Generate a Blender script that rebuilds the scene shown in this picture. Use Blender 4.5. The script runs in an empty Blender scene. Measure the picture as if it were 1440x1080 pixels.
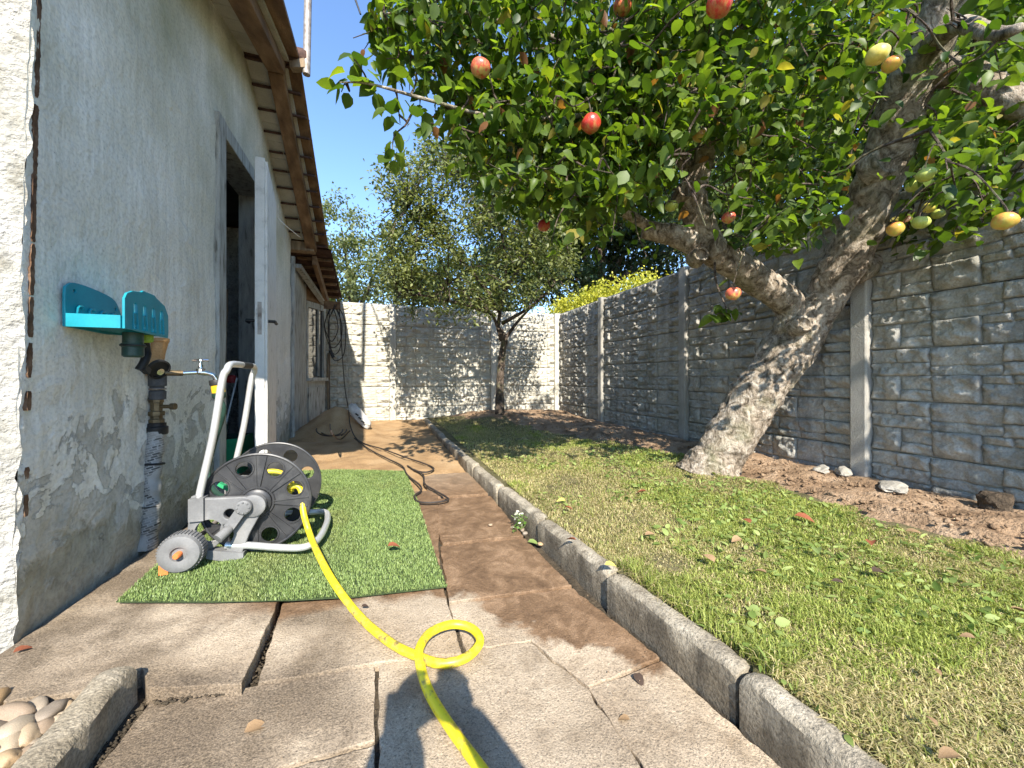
import bpy, bmesh, math, random
import numpy as np
from mathutils import Vector, Matrix, Euler

R = math.radians
random.seed(7)
rng = np.random.default_rng(7)
scene = bpy.context.scene
COL = scene.collection

# ------------------------------------------------------------------ camera, sky, sun, exposure
TH = R(18.5)
FPX, CX, HY, CAMZ = 545.0, 720.0, 531.0, 0.70
cam_d = bpy.data.cameras.new('camera')
cam = bpy.data.objects.new('camera', cam_d)
COL.objects.link(cam)
cam.location = (0, 0, CAMZ)
cam.rotation_euler = (R(90), 0, -TH)
cam_d.sensor_width = 36
cam_d.lens = 36 * FPX / 1440
cam_d.shift_y = -9 / 1440
cam_d.clip_start = 0.02
cam_d.clip_end = 300
scene.camera = cam

SUN_TRAVEL = Vector((0.115, 1.26, -1.0)).normalized()
SUN_EL = math.asin(-SUN_TRAVEL.z)
world = bpy.data.worlds.new("World")
scene.world = world
world.use_nodes = True
wn = world.node_tree.nodes
wl = world.node_tree.links
wn.clear()
sky = wn.new('ShaderNodeTexSky')
sky.sky_type = 'NISHITA'
sky.sun_disc = False
sky.sun_elevation = SUN_EL
sky.sun_rotation = math.atan2(-SUN_TRAVEL.x, -SUN_TRAVEL.y)
sky.altitude = 100
sky.air_density = 1.0
sky.dust_density = 0.0
sky.ozone_density = 5.0
bg = wn.new('ShaderNodeBackground')
bg.inputs['Strength'].default_value = 0.15
wo = wn.new('ShaderNodeOutputWorld')
wl.new(sky.outputs[0], bg.inputs[0])
wl.new(bg.outputs[0], wo.inputs[0])

sun_d = bpy.data.lights.new('sun', 'SUN')
sun_d.energy = 4.3
sun_d.angle = R(0.55)
sun_d.color = (1.0, 0.93, 0.82)
sun = bpy.data.objects.new('sun', sun_d)
COL.objects.link(sun)
sun.location = (-1, -10, 9)
sun.rotation_euler = SUN_TRAVEL.to_track_quat('-Z', 'Y').to_euler()

vs = scene.view_settings
vs.view_transform = 'Standard'
vs.look = 'None'
vs.gamma = 1
vs.use_curve_mapping = False
vs.exposure = 1.4
scene.cycles.max_bounces = 8
scene.cycles.diffuse_bounces = 5
scene.cycles.transmission_bounces = 6
scene.cycles.transparent_max_bounces = 8

# ------------------------------------------------------------------ geometry helpers
FW = Vector((math.sin(TH), math.cos(TH), 0))
RT = Vector((math.cos(TH), -math.sin(TH), 0))
CAM = Vector((0, 0, CAMZ))


def ray(px, py):
    return FW + RT * ((px - CX) / FPX) + Vector((0, 0, 1)) * ((HY - py) / FPX)


def atd(px, py, d):
    return CAM + ray(px, py) * d


def onx(px, py, X):
    r = ray(px, py)
    return CAM + r * (X / r.x)


def ony(px, py, Y):
    r = ray(px, py)
    return CAM + r * (Y / r.y)


def onz(px, py, z):
    r = ray(px, py)
    return CAM + r * ((z - CAMZ) / r.z)


def pz(y):
    return 0.02 * max(0.0, y - 0.7)


def onp(px, py, off=0.0):
    z = off
    for _ in range(8):
        p = onz(px, py, z)
        z = off + pz(p.y)
    return onz(px, py, z)


def project(p):
    v = Vector(p) - CAM
    d = v.dot(FW)
    return CX + FPX * v.dot(RT) / d, HY - FPX * v.z / d, d


def hashn(ix, iy, iz, s):
    h = (ix * 374761393 + iy * 668265263 + iz * 2147483647 + s * 974711) & 0xFFFFFFFF
    h = ((h ^ (h >> 13)) * 1274126177) & 0xFFFFFFFF
    h = h ^ (h >> 16)
    return (h & 0xFFFFFF) / float(0xFFFFFF)


def vnoise(P, s=0):
    P = np.asarray(P, float)
    i = np.floor(P).astype(np.int64)
    f = P - i
    f = f * f * (3 - 2 * f)
    out = 0
    for dx in (0, 1):
        for dy in (0, 1):
            for dz in (0, 1):
                w = (f[:, 0] if dx else 1 - f[:, 0]) * (f[:, 1] if dy else 1 - f[:, 1]) * (f[:, 2] if dz else 1 - f[:, 2])
                out = out + w * hashn(i[:, 0] + dx, i[:, 1] + dy, i[:, 2] + dz, s)
    return out * 2 - 1


def fbm(P, s=0, oct=4):
    P = np.asarray(P, float)
    a, o = 1.0, 0
    for k in range(oct):
        o = o + a * vnoise(P * (2 ** k), s + k * 17)
        a *= 0.5
    return o


def n1(x, y, z=0.0, s=0, oct=3):
    return float(fbm(np.array([[x, y, z]]), s, oct)[0])


WL = {}


def wloc(o):
    v = Vector((0, 0, 0))
    while o is not None:
        v = v + o.location
        o = o.parent
    return v


def tag(o, label=None, cat=None, group=None, kind=None):
    if label:
        o['label'] = label
    if cat:
        o['category'] = cat
    if group:
        o['group'] = group
    if kind:
        o['kind'] = kind
    return o


def obj(name, me, mat=None, parent=None, smooth=False):
    """link a mesh given in world coordinates as one object"""
    o = bpy.data.objects.new(name, me)
    COL.objects.link(o)
    if mat is not None:
        if len(me.materials) == 0:
            me.materials.append(mat)
    if smooth and len(me.polygons):
        me.polygons.foreach_set('use_smooth', np.ones(len(me.polygons), bool))
    if parent is not None:
        o.parent = parent
        o.location = -wloc(parent)
    return o


def inst(name, me, mat, parent, loc, rot=(0, 0, 0), scale=(1, 1, 1)):
    o = bpy.data.objects.new(name, me)
    COL.objects.link(o)
    if mat is not None and len(me.materials) == 0:
        me.materials.append(mat)
    if parent is not None:
        o.parent = parent
        o.location = Vector(loc) - wloc(parent)
    else:
        o.location = loc
    o.rotation_euler = rot
    o.scale = scale
    return o


def thing(name, label, cat, loc, group=None):
    o = bpy.data.objects.new(name, None)
    COL.objects.link(o)
    o.empty_display_size = 0.05
    o.location = loc
    return tag(o, label, cat, group)


class MB:
    """collects shapes into one mesh"""

    def __init__(self):
        self.v, self.f = [], []

    def add(self, vs, fs):
        b = len(self.v)
        self.v += [tuple(x) for x in vs]
        self.f += [tuple(i + b for i in f) for f in fs]
        return self

    def box(self, a, b):
        (x0, y0, z0), (x1, y1, z1) = a, b
        return self.hexa([(x0, y0, z0), (x1, y0, z0), (x1, y1, z0), (x0, y1, z0),
                          (x0, y0, z1), (x1, y0, z1), (x1, y1, z1), (x0, y1, z1)])

    def hexa(self, v):
        return self.add(v, [(3, 2, 1, 0), (4, 5, 6, 7), (0, 1, 5, 4), (1, 2, 6, 5), (2, 3, 7, 6), (3, 0, 4, 7)])

    def bar(self, p, q, w, h, up=(0, 0, 1)):
        p, q = Vector(p), Vector(q)
        d = (q - p).normalized()
        s = d.cross(Vector(up))
        if s.length < 1e-4:
            s = d.cross(Vector((1, 0, 0)))
        s.normalize()
        u = s.cross(d).normalized()
        a, b = s * w / 2, u * h / 2
        return self.hexa([p - a - b, p + a - b, q + a - b, q - a - b, p - a + b, p + a + b, q + a + b, q - a + b])

    def tube(self, pts, rad, n=10, cap=True):
        pts = [Vector(p) for p in pts]
        m = len(pts)
        if not hasattr(rad, '__len__'):
            rad = [rad] * m
        t0 = (pts[1] - pts[0]).normalized()
        a = t0.cross(Vector((0.13, 0.31, 0.94)))
        if a.length < 0.05:
            a = t0.cross(Vector((1, 0, 0)))
        a.normalize()
        vs, fs = [], []
        for i in range(m):
            t = (pts[min(i + 1, m - 1)] - pts[max(i - 1, 0)])
            if t.length < 1e-9:
                t = t0
            t = t.normalized()
            a = (a - t * a.dot(t))
            if a.length < 1e-6:
                a = t.orthogonal()
            a.normalize()
            b = t.cross(a)
            for k in range(n):
                an = 2 * math.pi * k / n
                vs.append(pts[i] + (a * math.cos(an) + b * math.sin(an)) * rad[i])
        for i in range(m - 1):
            for k in range(n):
                k2 = (k + 1) % n
                fs.append((i * n + k, i * n + k2, (i + 1) * n + k2, (i + 1) * n + k))
        if cap:
            fs.append(tuple(reversed(range(n))))
            fs.append(tuple((m - 1) * n + k for k in range(n)))
        return self.add(vs, fs)

    def cyl(self, p, q, r, r2=None, n=16):
        return self.tube([p, q], [r, r if r2 is None else r2], n)

    def lathe(self, prof, org, axis=(0, 0, 1), n=18):
        """prof: list of (radius, height) along axis"""
        ax = Vector(axis).normalized()
        a = ax.orthogonal().normalized()
        b = ax.cross(a)
        vs, fs = [], []
        for (r, h) in prof:
            for k in range(n):
                an = 2 * math.pi * k / n
                vs.append(Vector(org) + ax * h + (a * math.cos(an) + b * math.sin(an)) * max(r, 1e-5))
        for i in range(len(prof) - 1):
            for k in range(n):
                k2 = (k + 1) % n
                fs.append((i * n + k, i * n + k2, (i + 1) * n + k2, (i + 1) * n + k))
        fs.append(tuple(reversed(range(n))))
        fs.append(tuple((len(prof) - 1) * n + k for k in range(n)))
        return self.add(vs, fs)

    def torus(self, c, axis, Rr, r, n=28, m=8):
        ax = Vector(axis).normalized()
        a = ax.orthogonal().normalized()
        b = ax.cross(a)
        vs, fs = [], []
        for i in range(n):
            A = 2 * math.pi * i / n
            d = a * math.cos(A) + b * math.sin(A)
            for k in range(m):
                B = 2 * math.pi * k / m
                vs.append(Vector(c) + d * (Rr + r * math.cos(B)) + ax * (r * math.sin(B)))
        for i in range(n):
            for k in range(m):
                i2, k2 = (i + 1) % n, (k + 1) % m
                fs.append((i * m + k, i2 * m + k, i2 * m + k2, i * m + k2))
        return self.add(vs, fs)

    def mesh(self, me, M=None):
        M = M or Matrix.Identity(4)
        return self.add([M @ v.co for v in me.vertices], [tuple(p.vertices) for p in me.polygons])

    def data(self, name='m', bevel=0.0, seg=2):
        me = bpy.data.meshes.new(name)
        me.from_pydata(self.v, [], self.f)
        if bevel > 0:
            bm = bmesh.new()
            bm.from_mesh(me)
            bmesh.ops.recalc_face_normals(bm, faces=bm.faces)
            es = [e for e in bm.edges if len(e.link_faces) == 2 and e.calc_face_angle(0) > 0.5]
            bmesh.ops.bevel(bm, geom=es, offset=bevel, segments=seg, affect='EDGES', profile=0.5, clamp_overlap=True)
            bm.to_mesh(me)
            bm.free()
        else:
            bm = bmesh.new()
            bm.from_mesh(me)
            bmesh.ops.recalc_face_normals(bm, faces=bm.faces)
            bm.to_mesh(me)
            bm.free()
        me.update()
        return me

    def build(self, name, mat, parent=None, smooth=False, bevel=0.0, seg=2):
        o = obj(name, self.data(name, bevel, seg), mat, parent)
        if smooth:
            me = o.data
            me.polygons.foreach_set('use_smooth', np.ones(len(me.polygons), bool))
            try:
                me.set_sharp_from_angle(angle=R(38))
            except Exception:
                pass
        return o


def np_mesh(name, V, F, cols=None, smooth=False):
    """V (N,3), F (M,k) all faces with k corners"""
    me = bpy.data.meshes.new(name)
    V = np.ascontiguousarray(V, np.float32)
    F = np.ascontiguousarray(F, np.int32)
    k = F.shape[1]
    me.vertices.add(len(V))
    me.vertices.foreach_set('co', V.ravel())
    me.loops.add(F.size)
    me.loops.foreach_set('vertex_index', F.ravel())
    me.polygons.add(len(F))
    me.polygons.foreach_set('loop_start', np.arange(0, F.size, k, dtype=np.int32))
    me.polygons.foreach_set('loop_total', np.full(len(F), k, np.int32))
    if smooth:
        me.polygons.foreach_set('use_smooth', np.ones(len(F), bool))
    me.update(calc_edges=True)
    me.validate()
    if cols is not None:
        at = me.color_attributes.new('Col', 'FLOAT_COLOR', 'POINT')
        c = np.ones((len(V), 4), np.float32)
        c[:, :3] = cols
        at.data.foreach_set('color', c.ravel())
    return me


def crom(pts, k=8):
    """Catmull-Rom through points"""
    P = [Vector(p) for p in pts]
    P = [P[0] * 2 - P[1]] + P + [P[-1] * 2 - P[-2]]
    out = []
    for i in range(1, len(P) - 2):
        for j in range(k):
            t = j / k
            a, b, c, d = P[i - 1], P[i], P[i + 1], P[i + 2]
            out.append(0.5 * ((2 * b) + (c - a) * t + (2 * a - 5 * b + 4 * c - d) * t * t + (3 * b - a - 3 * c + d) * t ** 3))
    out.append(P[-2])
    return out


def plate(outer, holes, thick, bevel=0.002):
    """flat plate with holes, in the XY plane, thickness along Z, as mesh data"""
    cu = bpy.data.curves.new('tmp', 'CURVE')
    cu.dimensions = '2D'
    cu.fill_mode = 'BOTH'
    cu.extrude = max(thick / 2 - bevel, 1e-4)
    cu.bevel_depth = bevel
    cu.bevel_resolution = 1
    cu.offset = -bevel
    for poly in [outer] + list(holes):
        sp = cu.splines.new('POLY')
        sp.points.add(len(poly) - 1)
        for i, p in enumerate(poly):
            sp.points[i].co = (p[0], p[1], 0, 1)
        sp.use_cyclic_u = True
    o = bpy.data.objects.new('tmp', cu)
    COL.objects.link(o)
    dg = bpy.context.evaluated_depsgraph_get()
    me = bpy.data.meshes.new_from_object(o.evaluated_get(dg))
    bpy.data.objects.remove(o)
    bpy.data.curves.remove(cu)
    return me


def circ(cx, cy, r, n=20, a0=0.0):
    return [(cx + r * math.cos(a0 + 2 * math.pi * i / n), cy + r * math.sin(a0 + 2 * math.pi * i / n)) for i in range(n)]


def rrect(x0, y0, x1, y1, r, n=5):
    out = []
    for (cx, cy, a) in ((x1 - r, y1 - r, 0), (x0 + r, y1 - r, 90), (x0 + r, y0 + r, 180), (x1 - r, y0 + r, 270)):
        for i in range(n + 1):
            an = R(a + 90 * i / n)
            out.append((cx + r * math.cos(an), cy + r * math.sin(an)))
    return out


# ------------------------------------------------------------------ materials
def nm(name):
    m = bpy.data.materials.new(name)
    m.use_nodes = True
    nt = m.node_tree
    b = nt.nodes['Principled BSDF']
    return m, nt, b


def node(nt, t, **kw):
    n = nt.nodes.new(t)
    for k, v in kw.items():
        setattr(n, k, v)
    return n


def noise(nt, vec, scale, detail=5, rough=0.55, dist=0.0):
    n = node(nt, 'ShaderNodeTexNoise')
    n.inputs['Scale'].default_value = scale
    n.inputs['Detail'].default_value = detail
    n.inputs['Roughness'].default_value = rough
    n.inputs['Distortion'].default_value = dist
    if vec is not None:
        nt.links.new(vec, n.inputs['Vector'])
    return n.outputs['Fac']


def ramp(nt, fac, stops, interp='LINEAR'):
    n = node(nt, 'ShaderNodeValToRGB')
    n.color_ramp.interpolation = interp
    e = n.color_ramp.elements
    while len(e) < len(stops):
        e.new(0.5)
    for i, (p, c) in enumerate(stops):
        e[i].position = p
        if not hasattr(c, '__len__'):
            c = (c, c, c)
        e[i].color = (c[0], c[1], c[2], 1)
    nt.links.new(fac, n.inputs[0])
    return n.outputs[0]


def mixc(nt, fac, a, b, mode='MIX'):
    n = node(nt, 'ShaderNodeMix', data_type='RGBA', blend_type=mode)
    for sock, val in ((n.inputs[0], fac), (n.inputs[6], a), (n.inputs[7], b)):
        if hasattr(val, 'is_linked') or isinstance(val, bpy.types.NodeSocket):
            nt.links.new(val, sock)
        elif hasattr(val, '__len__'):
            sock.default_value = (val[0], val[1], val[2], 1)
        else:
            sock.default_value = val
    return n.outputs[2]


def mth(nt, op, a, b=0.0, clamp=False):
    n = node(nt, 'ShaderNodeMath', operation=op, use_clamp=clamp)
    for sock, val in ((n.inputs[0], a), (n.inputs[1], b)):
        if isinstance(val, bpy.types.NodeSocket):
            nt.links.new(val, sock)
        else:
            sock.default_value = val
    return n.outputs[0]


def coords(nt, kind='Object', scale=(1, 1, 1)):
    tc = node(nt, 'ShaderNodeTexCoord')
    mp = node(nt, 'ShaderNodeMapping')
    mp.inputs['Scale'].default_value = scale
    nt.links.new(tc.outputs[kind], mp.inputs['Vector'])
    return mp.outputs[0]


def position(nt):
    g = node(nt, 'ShaderNodeNewGeometry')
    s = node(nt, 'ShaderNodeSeparateXYZ')
    nt.links.new(g.outputs['Position'], s.inputs[0])
    return g.outputs['Position'], s.outputs[0], s.outputs[1], s.outputs[2]


def bump(nt, b, h, strength=0.5, dist=0.004):
    n = node(nt, 'ShaderNodeBump')
    n.inputs['Strength'].default_value = strength
    n.inputs['Distance'].default_value = dist
    nt.links.new(h, n.inputs['Height'])
    nt.links.new(n.outputs[0], b.inputs['Normal'])


def mat(name, cols, scale=8, rough=0.8, bmp=0.4, bscale=60, bdist=0.004, metallic=0.0, spec=0.3, stretch=(1, 1, 1),
        rand=0.0, speck=0.25, sscale=180, detail=6, worldpos=False, streak=0.0):
    m, nt, b = nm(name)
    if worldpos:
        v = position(nt)[0]
    else:
        v = coords(nt, 'Object', stretch)
    f = noise(nt, v, scale, detail)
    c = ramp(nt, f, cols) if len(cols) > 1 else None
    if c is None:
        c = ramp(nt, f, [(0, cols[0][1]), (1, cols[0][1])])
    if speck > 0:
        g = noise(nt, v, sscale, 3)
        c = mixc(nt, 1.0, c, ramp(nt, g, [(0.3, 1 - speck), (0.7, 1 + 0.0)]), 'MULTIPLY')
    if streak > 0:
        pw = position(nt)[0]
        mp = node(nt, 'ShaderNodeMapping')
        mp.inputs['Scale'].default_value = (9, 9, 0.8)
        nt.links.new(pw, mp.inputs['Vector'])
        c = mixc(nt, 1.0, c, ramp(nt, noise(nt, mp.outputs[0], 1.0, 6, 0.65), [(0.36, 1 - streak), (0.58, 1.04)]), 'MULTIPLY')
        c = mixc(nt, mth(nt, 'MULTIPLY', ramp_f(nt, noise(nt, pw, 2.2, 5, 0.6), 0.5, 0.72), streak * 1.3), c, (0.17, 0.175, 0.11))
    if rand > 0:
        oi = node(nt, 'ShaderNodeObjectInfo')
        c = mixc(nt, 1.0, c, ramp(nt, oi.outputs['Random'], [(0, 1 - rand), (1, 1.0)]), 'MULTIPLY')
    nt.links.new(c, b.inputs['Base Color'])
    b.inputs['Roughness'].default_value = rough
    b.inputs['Metallic'].default_value = metallic
    b.inputs['Specular IOR Level'].default_value = spec
    if bmp > 0:
        h = noise(nt, v, bscale, 5, 0.6)
        bump(nt, b, h, bmp, bdist)
    return m


def leaf_mat(name, dark, light, trans=0.35, rough=0.45, attr=True, tcol=None):
    m, nt, b = nm(name)
    if attr:
        a = node(nt, 'ShaderNodeAttribute', attribute_name='Col')
        base = a.outputs['Color']
    else:
        oi = node(nt, 'ShaderNodeObjectInfo')
        base = ramp(nt, oi.outputs['Random'], [(0, dark), (0.85, light), (0.93, (light[0] * 1.5, light[1] * 1.3, light[2]))])
    v = coords(nt, 'Object')
    f = noise(nt, v, 60 if attr else 35, 3)
    c = mixc(nt, 1.0, base, ramp(nt, f, [(0.3, 0.75), (0.7, 1.1)]), 'MULTIPLY')
    nt.links.new(c, b.inputs['Base Color'])
    b.inputs['Roughness'].default_value = rough
    b.inputs['Specular IOR Level'].default_value = 0.4
    t = node(nt, 'ShaderNodeBsdfTranslucent')
    tc = mixc(nt, 1.0, c, tcol or (1.7, 1.75, 0.55), 'MULTIPLY')
    nt.links.new(tc, t.inputs['Color'])
    mx = node(nt, 'ShaderNodeMixShader')
    mx.inputs[0].default_value = trans
    nt.links.new(b.outputs[0], mx.inputs[1])
    nt.links.new(t.outputs[0], mx.inputs[2])
    nt.links.new(mx.outputs[0], nt.nodes['Material Output'].inputs['Surface'])
    return m


def wall_material():
    m, nt, b = nm('old_limewashed_plaster')
    P, X, Y, Z = position(nt)
    n1_ = noise(nt, P, 3.0, 6, 0.6)
    c = ramp(nt, n1_, [(0.3, (0.69, 0.665, 0.585)), (0.5, (0.80, 0.775, 0.69)), (0.72, (0.87, 0.85, 0.78))])
    # rain streaks
    mp = node(nt, 'ShaderNodeMapping')
    mp.inputs['Scale'].default_value = (30, 30, 1.6)
    nt.links.new(P, mp.inputs['Vector'])
    st = noise(nt, mp.outputs[0], 1.0, 5, 0.65)
    c = mixc(nt, 1.0, c, ramp(nt, st, [(0.3, 0.86), (0.62, 1.04)]), 'MULTIPLY')
    # algae band high on the wall
    al = noise(nt, P, 2.2, 4)
    hi = mth(nt, 'MULTIPLY', mth(nt, 'SUBTRACT', Z, 0.95), 0.7, True)
    c = mixc(nt, mth(nt, 'MULTIPLY', hi, ramp_f(nt, al, 0.3, 0.7)), c, (0.40, 0.39, 0.27))
    # peeled paint low down
    pn = noise(nt, P, 7.0, 8, 0.62, 0.8)
    low = mth(nt, 'MULTIPLY', mth(nt, 'SUBTRACT', 0.62, Z), 0.55)
    pk = mth(nt, 'ADD', pn, low)
    peel = ramp_f(nt, pk, 0.60, 0.625)
    c = mixc(nt, peel, c, ramp(nt, noise(nt, P, 16, 5), [(0.3, (0.44, 0.42, 0.36)), (0.7, (0.60, 0.575, 0.51))]))
    pk2 = mth(nt, 'ADD', noise(nt, P, 5.0, 8, 0.6, 0.5), mth(nt, 'MULTIPLY', mth(nt, 'SUBTRACT', 0.3, Z), 1.5))
    ce = ramp_f(nt, pk2, 0.62, 0.68)
    c = mixc(nt, ce, c, ramp(nt, noise(nt, P, 12, 7), [(0.3, (0.26, 0.245, 0.19)), (0.7, (0.48, 0.45, 0.36))]))
    sp = noise(nt, P, 90, 4)
    c = mixc(nt, 1.0, c, ramp(nt, sp, [(0.3, 0.8), (0.55, 1.03)]), 'MULTIPLY')
    # sparse dark specks
    vo = node(nt, 'ShaderNodeTexVoronoi')
    vo.inputs['Scale'].default_value = 26
    nt.links.new(P, vo.inputs['Vector'])
    c = mixc(nt, 1.0, c, ramp(nt, vo.outputs['Distance'], [(0.03, 0.55), (0.07, 1.0)]), 'MULTIPLY')
    nt.links.new(c, b.inputs['Base Color'])
    b.inputs['Roughness'].default_value = 0.9
    b.inputs['Specular IOR Level'].default_value = 0.2
    h = mth(nt, 'ADD', mth(nt, 'MULTIPLY', noise(nt, P, 35, 6, 0.65), 0.8), mth(nt, 'MULTIPLY', st, 0.5))
    h = mth(nt, 'ADD', h, mth(nt, 'MULTIPLY', noise(nt, P, 11, 4, 0.5, 0.8), 1.6))
    h = mth(nt, 'SUBTRACT', h, mth(nt, 'MULTIPLY', mth(nt, 'ADD', peel, ce), 0.6))
    bump(nt, b, h, 0.9, 0.007)
    return m


def ramp_f(nt, f, lo, hi):
    n = node(nt, 'ShaderNodeMapRange')
    n.inputs['From Min'].default_value = lo
    n.inputs['From Max'].default_value = hi
    nt.links.new(f, n.inputs['Value'])
    return n.outputs[0]


def paving_material():
    """sandy concrete slabs, wet where the hose ran"""
    m, nt, b = nm('sandy_concrete_slab')
    P, X, Y, Z = position(nt)
    oi = node(nt, 'ShaderNodeObjectInfo')
    n_ = noise(nt, P, 5, 6, 0.6)
    dry = ramp(nt, n_, [(0.3, (0.375, 0.29, 0.20)), (0.5, (0.48, 0.385, 0.275)), (0.72, (0.55, 0.45, 0.33))])
    dry = mixc(nt, 1.0, dry, ramp(nt, oi.outputs['Random'], [(0, 0.84), (1, 1.04)]), 'MULTIPLY')
    sp = noise(nt, P, 230, 3, 0.75)
    dry = mixc(nt, 1.0, dry, ramp(nt, sp, [(0.34, 0.42), (0.46, 0.92), (0.6, 1.05), (0.7, 1.5)]), 'MULTIPLY')
    st = noise(nt, P, 9, 7, 0.65, 0.4)
    dry = mixc(nt, mth(nt, 'MULTIPLY', ramp_f(nt, st, 0.52, 0.74), 0.85), dry, (0.185, 0.135, 0.085))
    st2 = noise(nt, P, 2.6, 6, 0.6, 0.3)
    dry = mixc(nt, 1.0, dry, ramp(nt, st2, [(0.35, 0.82), (0.6, 1.05)]), 'MULTIPLY')
    # old grime on the left
    gl = mth(nt, 'MULTIPLY', ramp_f(nt, mth(nt, 'MULTIPLY', X, -1.0), 0.02, 0.16), ramp_f(nt, noise(nt, P, 4, 6), 0.36, 0.56))
    dry = mixc(nt, mth(nt, 'MULTIPLY', gl, 0.95), dry, mixc(nt, 1.0, (0.165, 0.125, 0.083), ramp(nt, sp, [(0.32, 0.4), (0.5, 0.95), (0.7, 1.7)]), 'MULTIPLY'))
    gd2 = mth(nt, 'MULTIPLY', ramp_f(nt, mth(nt, 'MULTIPLY', X, -1.0), 0.02, 0.06), ramp_f(nt, mth(nt, 'MULTIPLY', mth(nt, 'SUBTRACT', Y, mth(nt, 'MULTIPLY', X, -0.14)), -1.0), -1.02, -0.98))
    gd2 = mth(nt, 'MULTIPLY', gd2, ramp_f(nt, noise(nt, P, 5.5, 7, 0.65), 0.3, 0.55))
    dry = mixc(nt, mth(nt, 'MULTIPLY', gd2, 0.6), dry, mixc(nt, 1.0, (0.15, 0.115, 0.08), ramp(nt, sp, [(0.32, 0.4), (0.5, 0.95), (0.7, 1.9)]), 'MULTIPLY'))
    w = mth(nt, 'ADD', Y, mth(nt, 'MULTIPLY', X, 0.95))
    wn_ = mth(nt, 'MULTIPLY', mth(nt, 'SUBTRACT', noise(nt, P, 6.5, 7, 0.6, 0.6), 0.5), 0.55)
    w1 = ramp_f(nt, mth(nt, 'ADD', mth(nt, 'SUBTRACT', w, 1.335), wn_), -0.01, 0.05)
    w1 = mth(nt, 'MULTIPLY', w1, ramp_f(nt, X, 0.13, 0.15))
    w2 = ramp_f(nt, mth(nt, 'ADD', mth(nt, 'SUBTRACT', Y, 1.245), mth(nt, 'MULTIPLY', wn_, 0.3)), -0.01, 0.035)
    w2 = mth(nt, 'MULTIPLY', w2, ramp_f(nt, X, -0.5, -0.3))
    wet = mth(nt, 'MAXIMUM', w1, w2)
    wet = mth(nt, 'MULTIPLY', wet, ramp_f(nt, mth(nt, 'MULTIPLY', Y, -1.0), -3.2, -2.2))
    wc = ramp(nt, noise(nt, P, 11, 8, 0.7, 0.7), [(0.3, (0.115, 0.068, 0.037)), (0.50, (0.22, 0.136, 0.076)), (0.70, (0.38, 0.25, 0.15))])
    wc = mixc(nt, 1.0, wc, ramp(nt, sp, [(0.32, 0.6), (0.7, 1.2)]), 'MULTIPLY')
    c = mixc(nt, wet, dry, wc)
    nt.links.new(c, b.inputs['Base Color'])
    rr = mth(nt, 'SUBTRACT', 0.9, mth(nt, 'MULTIPLY', wet, 0.32))
    nt.links.new(rr, b.inputs['Roughness'])
    b.inputs['Specular IOR Level'].default_value = 0.3
    h = mth(nt, 'ADD', sp, mth(nt, 'MULTIPLY', noise(nt, P, 40, 5), 1.2))
    bump(nt, b, h, 0.8, 0.005)
    return m


def bark_material(name, dk, md, lt, sc=1.0):
    m, nt, b = nm(name)
    P = position(nt)[0]
    n_ = noise(nt, P, 16 * sc, 8, 0.7, 1.2)
    c = ramp(nt, n_, [(0.36, dk), (0.48, md), (0.60, lt)])
    mp = node(nt, 'ShaderNodeMapping')
    mp.inputs['Scale'].default_value = (75 * sc, 75 * sc, 30 * sc)
    mp.inputs['Rotation'].default_value = (0, R(35), 0)
    nt.links.new(P, mp.inputs['Vector'])
    cr = noise(nt, mp.outputs[0], 1.0, 6, 0.65)
    c = mixc(nt, 1.0, c, ramp(nt, cr, [(0.32, 0.42), (0.46, 0.95), (0.7, 1.15)]), 'MULTIPLY')
    g = noise(nt, P, 5 * sc, 4)
    c = mixc(nt, mth(nt, 'MULTIPLY', ramp_f(nt, g, 0.52, 0.7), 0.5), c, (0.17, 0.18, 0.09))
    nt.links.new(c, b.inputs['Base Color'])
    b.inputs['Roughness'].default_value = 0.9
    b.inputs['Specular IOR Level'].default_value = 0.2
    bump(nt, b, mth(nt, 'ADD', cr, n_), 1.0, 0.014 / sc)
    return m


def attr_mat(name, rough=0.7, trans=0.25, spec=0.25):
    m, nt, b = nm(name)
    a = node(nt, 'ShaderNodeAttribute', attribute_name='Col')
    nt.links.new(a.outputs['Color'], b.inputs['Base Color'])
    b.inputs['Roughness'].default_value = rough
    b.inputs['Specular IOR Level'].default_value = spec
    if trans > 0:
        t = node(nt, 'ShaderNodeBsdfTranslucent')
        nt.links.new(mixc(nt, 1.0, a.outputs['Color'], (1.4, 1.4, 0.8), 'MULTIPLY'), t.inputs['Color'])
        mx = node(nt, 'ShaderNodeMixShader')
        mx.inputs[0].default_value = trans
        nt.links.new(b.outputs[0], mx.inputs[1])
        nt.links.new(t.outputs[0], mx.inputs[2])
        nt.links.new(mx.outputs[0], nt.nodes['Material Output'].inputs['Surface'])
    return m


M_ = {}
M_['plaster'] = wall_material()
M_['paving'] = paving_material()
M_['front'] = mat('bright_roughcast', [(0.3, (0.28, 0.26, 0.21)), (0.42, (0.44, 0.42, 0.36)), (0.62, (0.52, 0.50, 0.45))], 14, 0.9, 1.0, 55, 0.02, speck=0.35, sscale=60)
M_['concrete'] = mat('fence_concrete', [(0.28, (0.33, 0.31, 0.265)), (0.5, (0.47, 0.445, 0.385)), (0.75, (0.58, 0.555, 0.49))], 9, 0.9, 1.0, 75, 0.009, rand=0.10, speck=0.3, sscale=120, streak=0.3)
M_['post'] = mat('post_concrete', [(0.3, (0.33, 0.31, 0.27)), (0.7, (0.47, 0.445, 0.39))], 9, 0.9, 0.9, 130, 0.006, streak=0.25)
M_['kerb'] = mat('weathered_kerb', [(0.3, (0.20, 0.17, 0.125)), (0.5, (0.33, 0.285, 0.21)), (0.72, (0.45, 0.395, 0.30))], 12, 0.92, 1.0, 120, 0.006, speck=0.5, rand=0.1)
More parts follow.
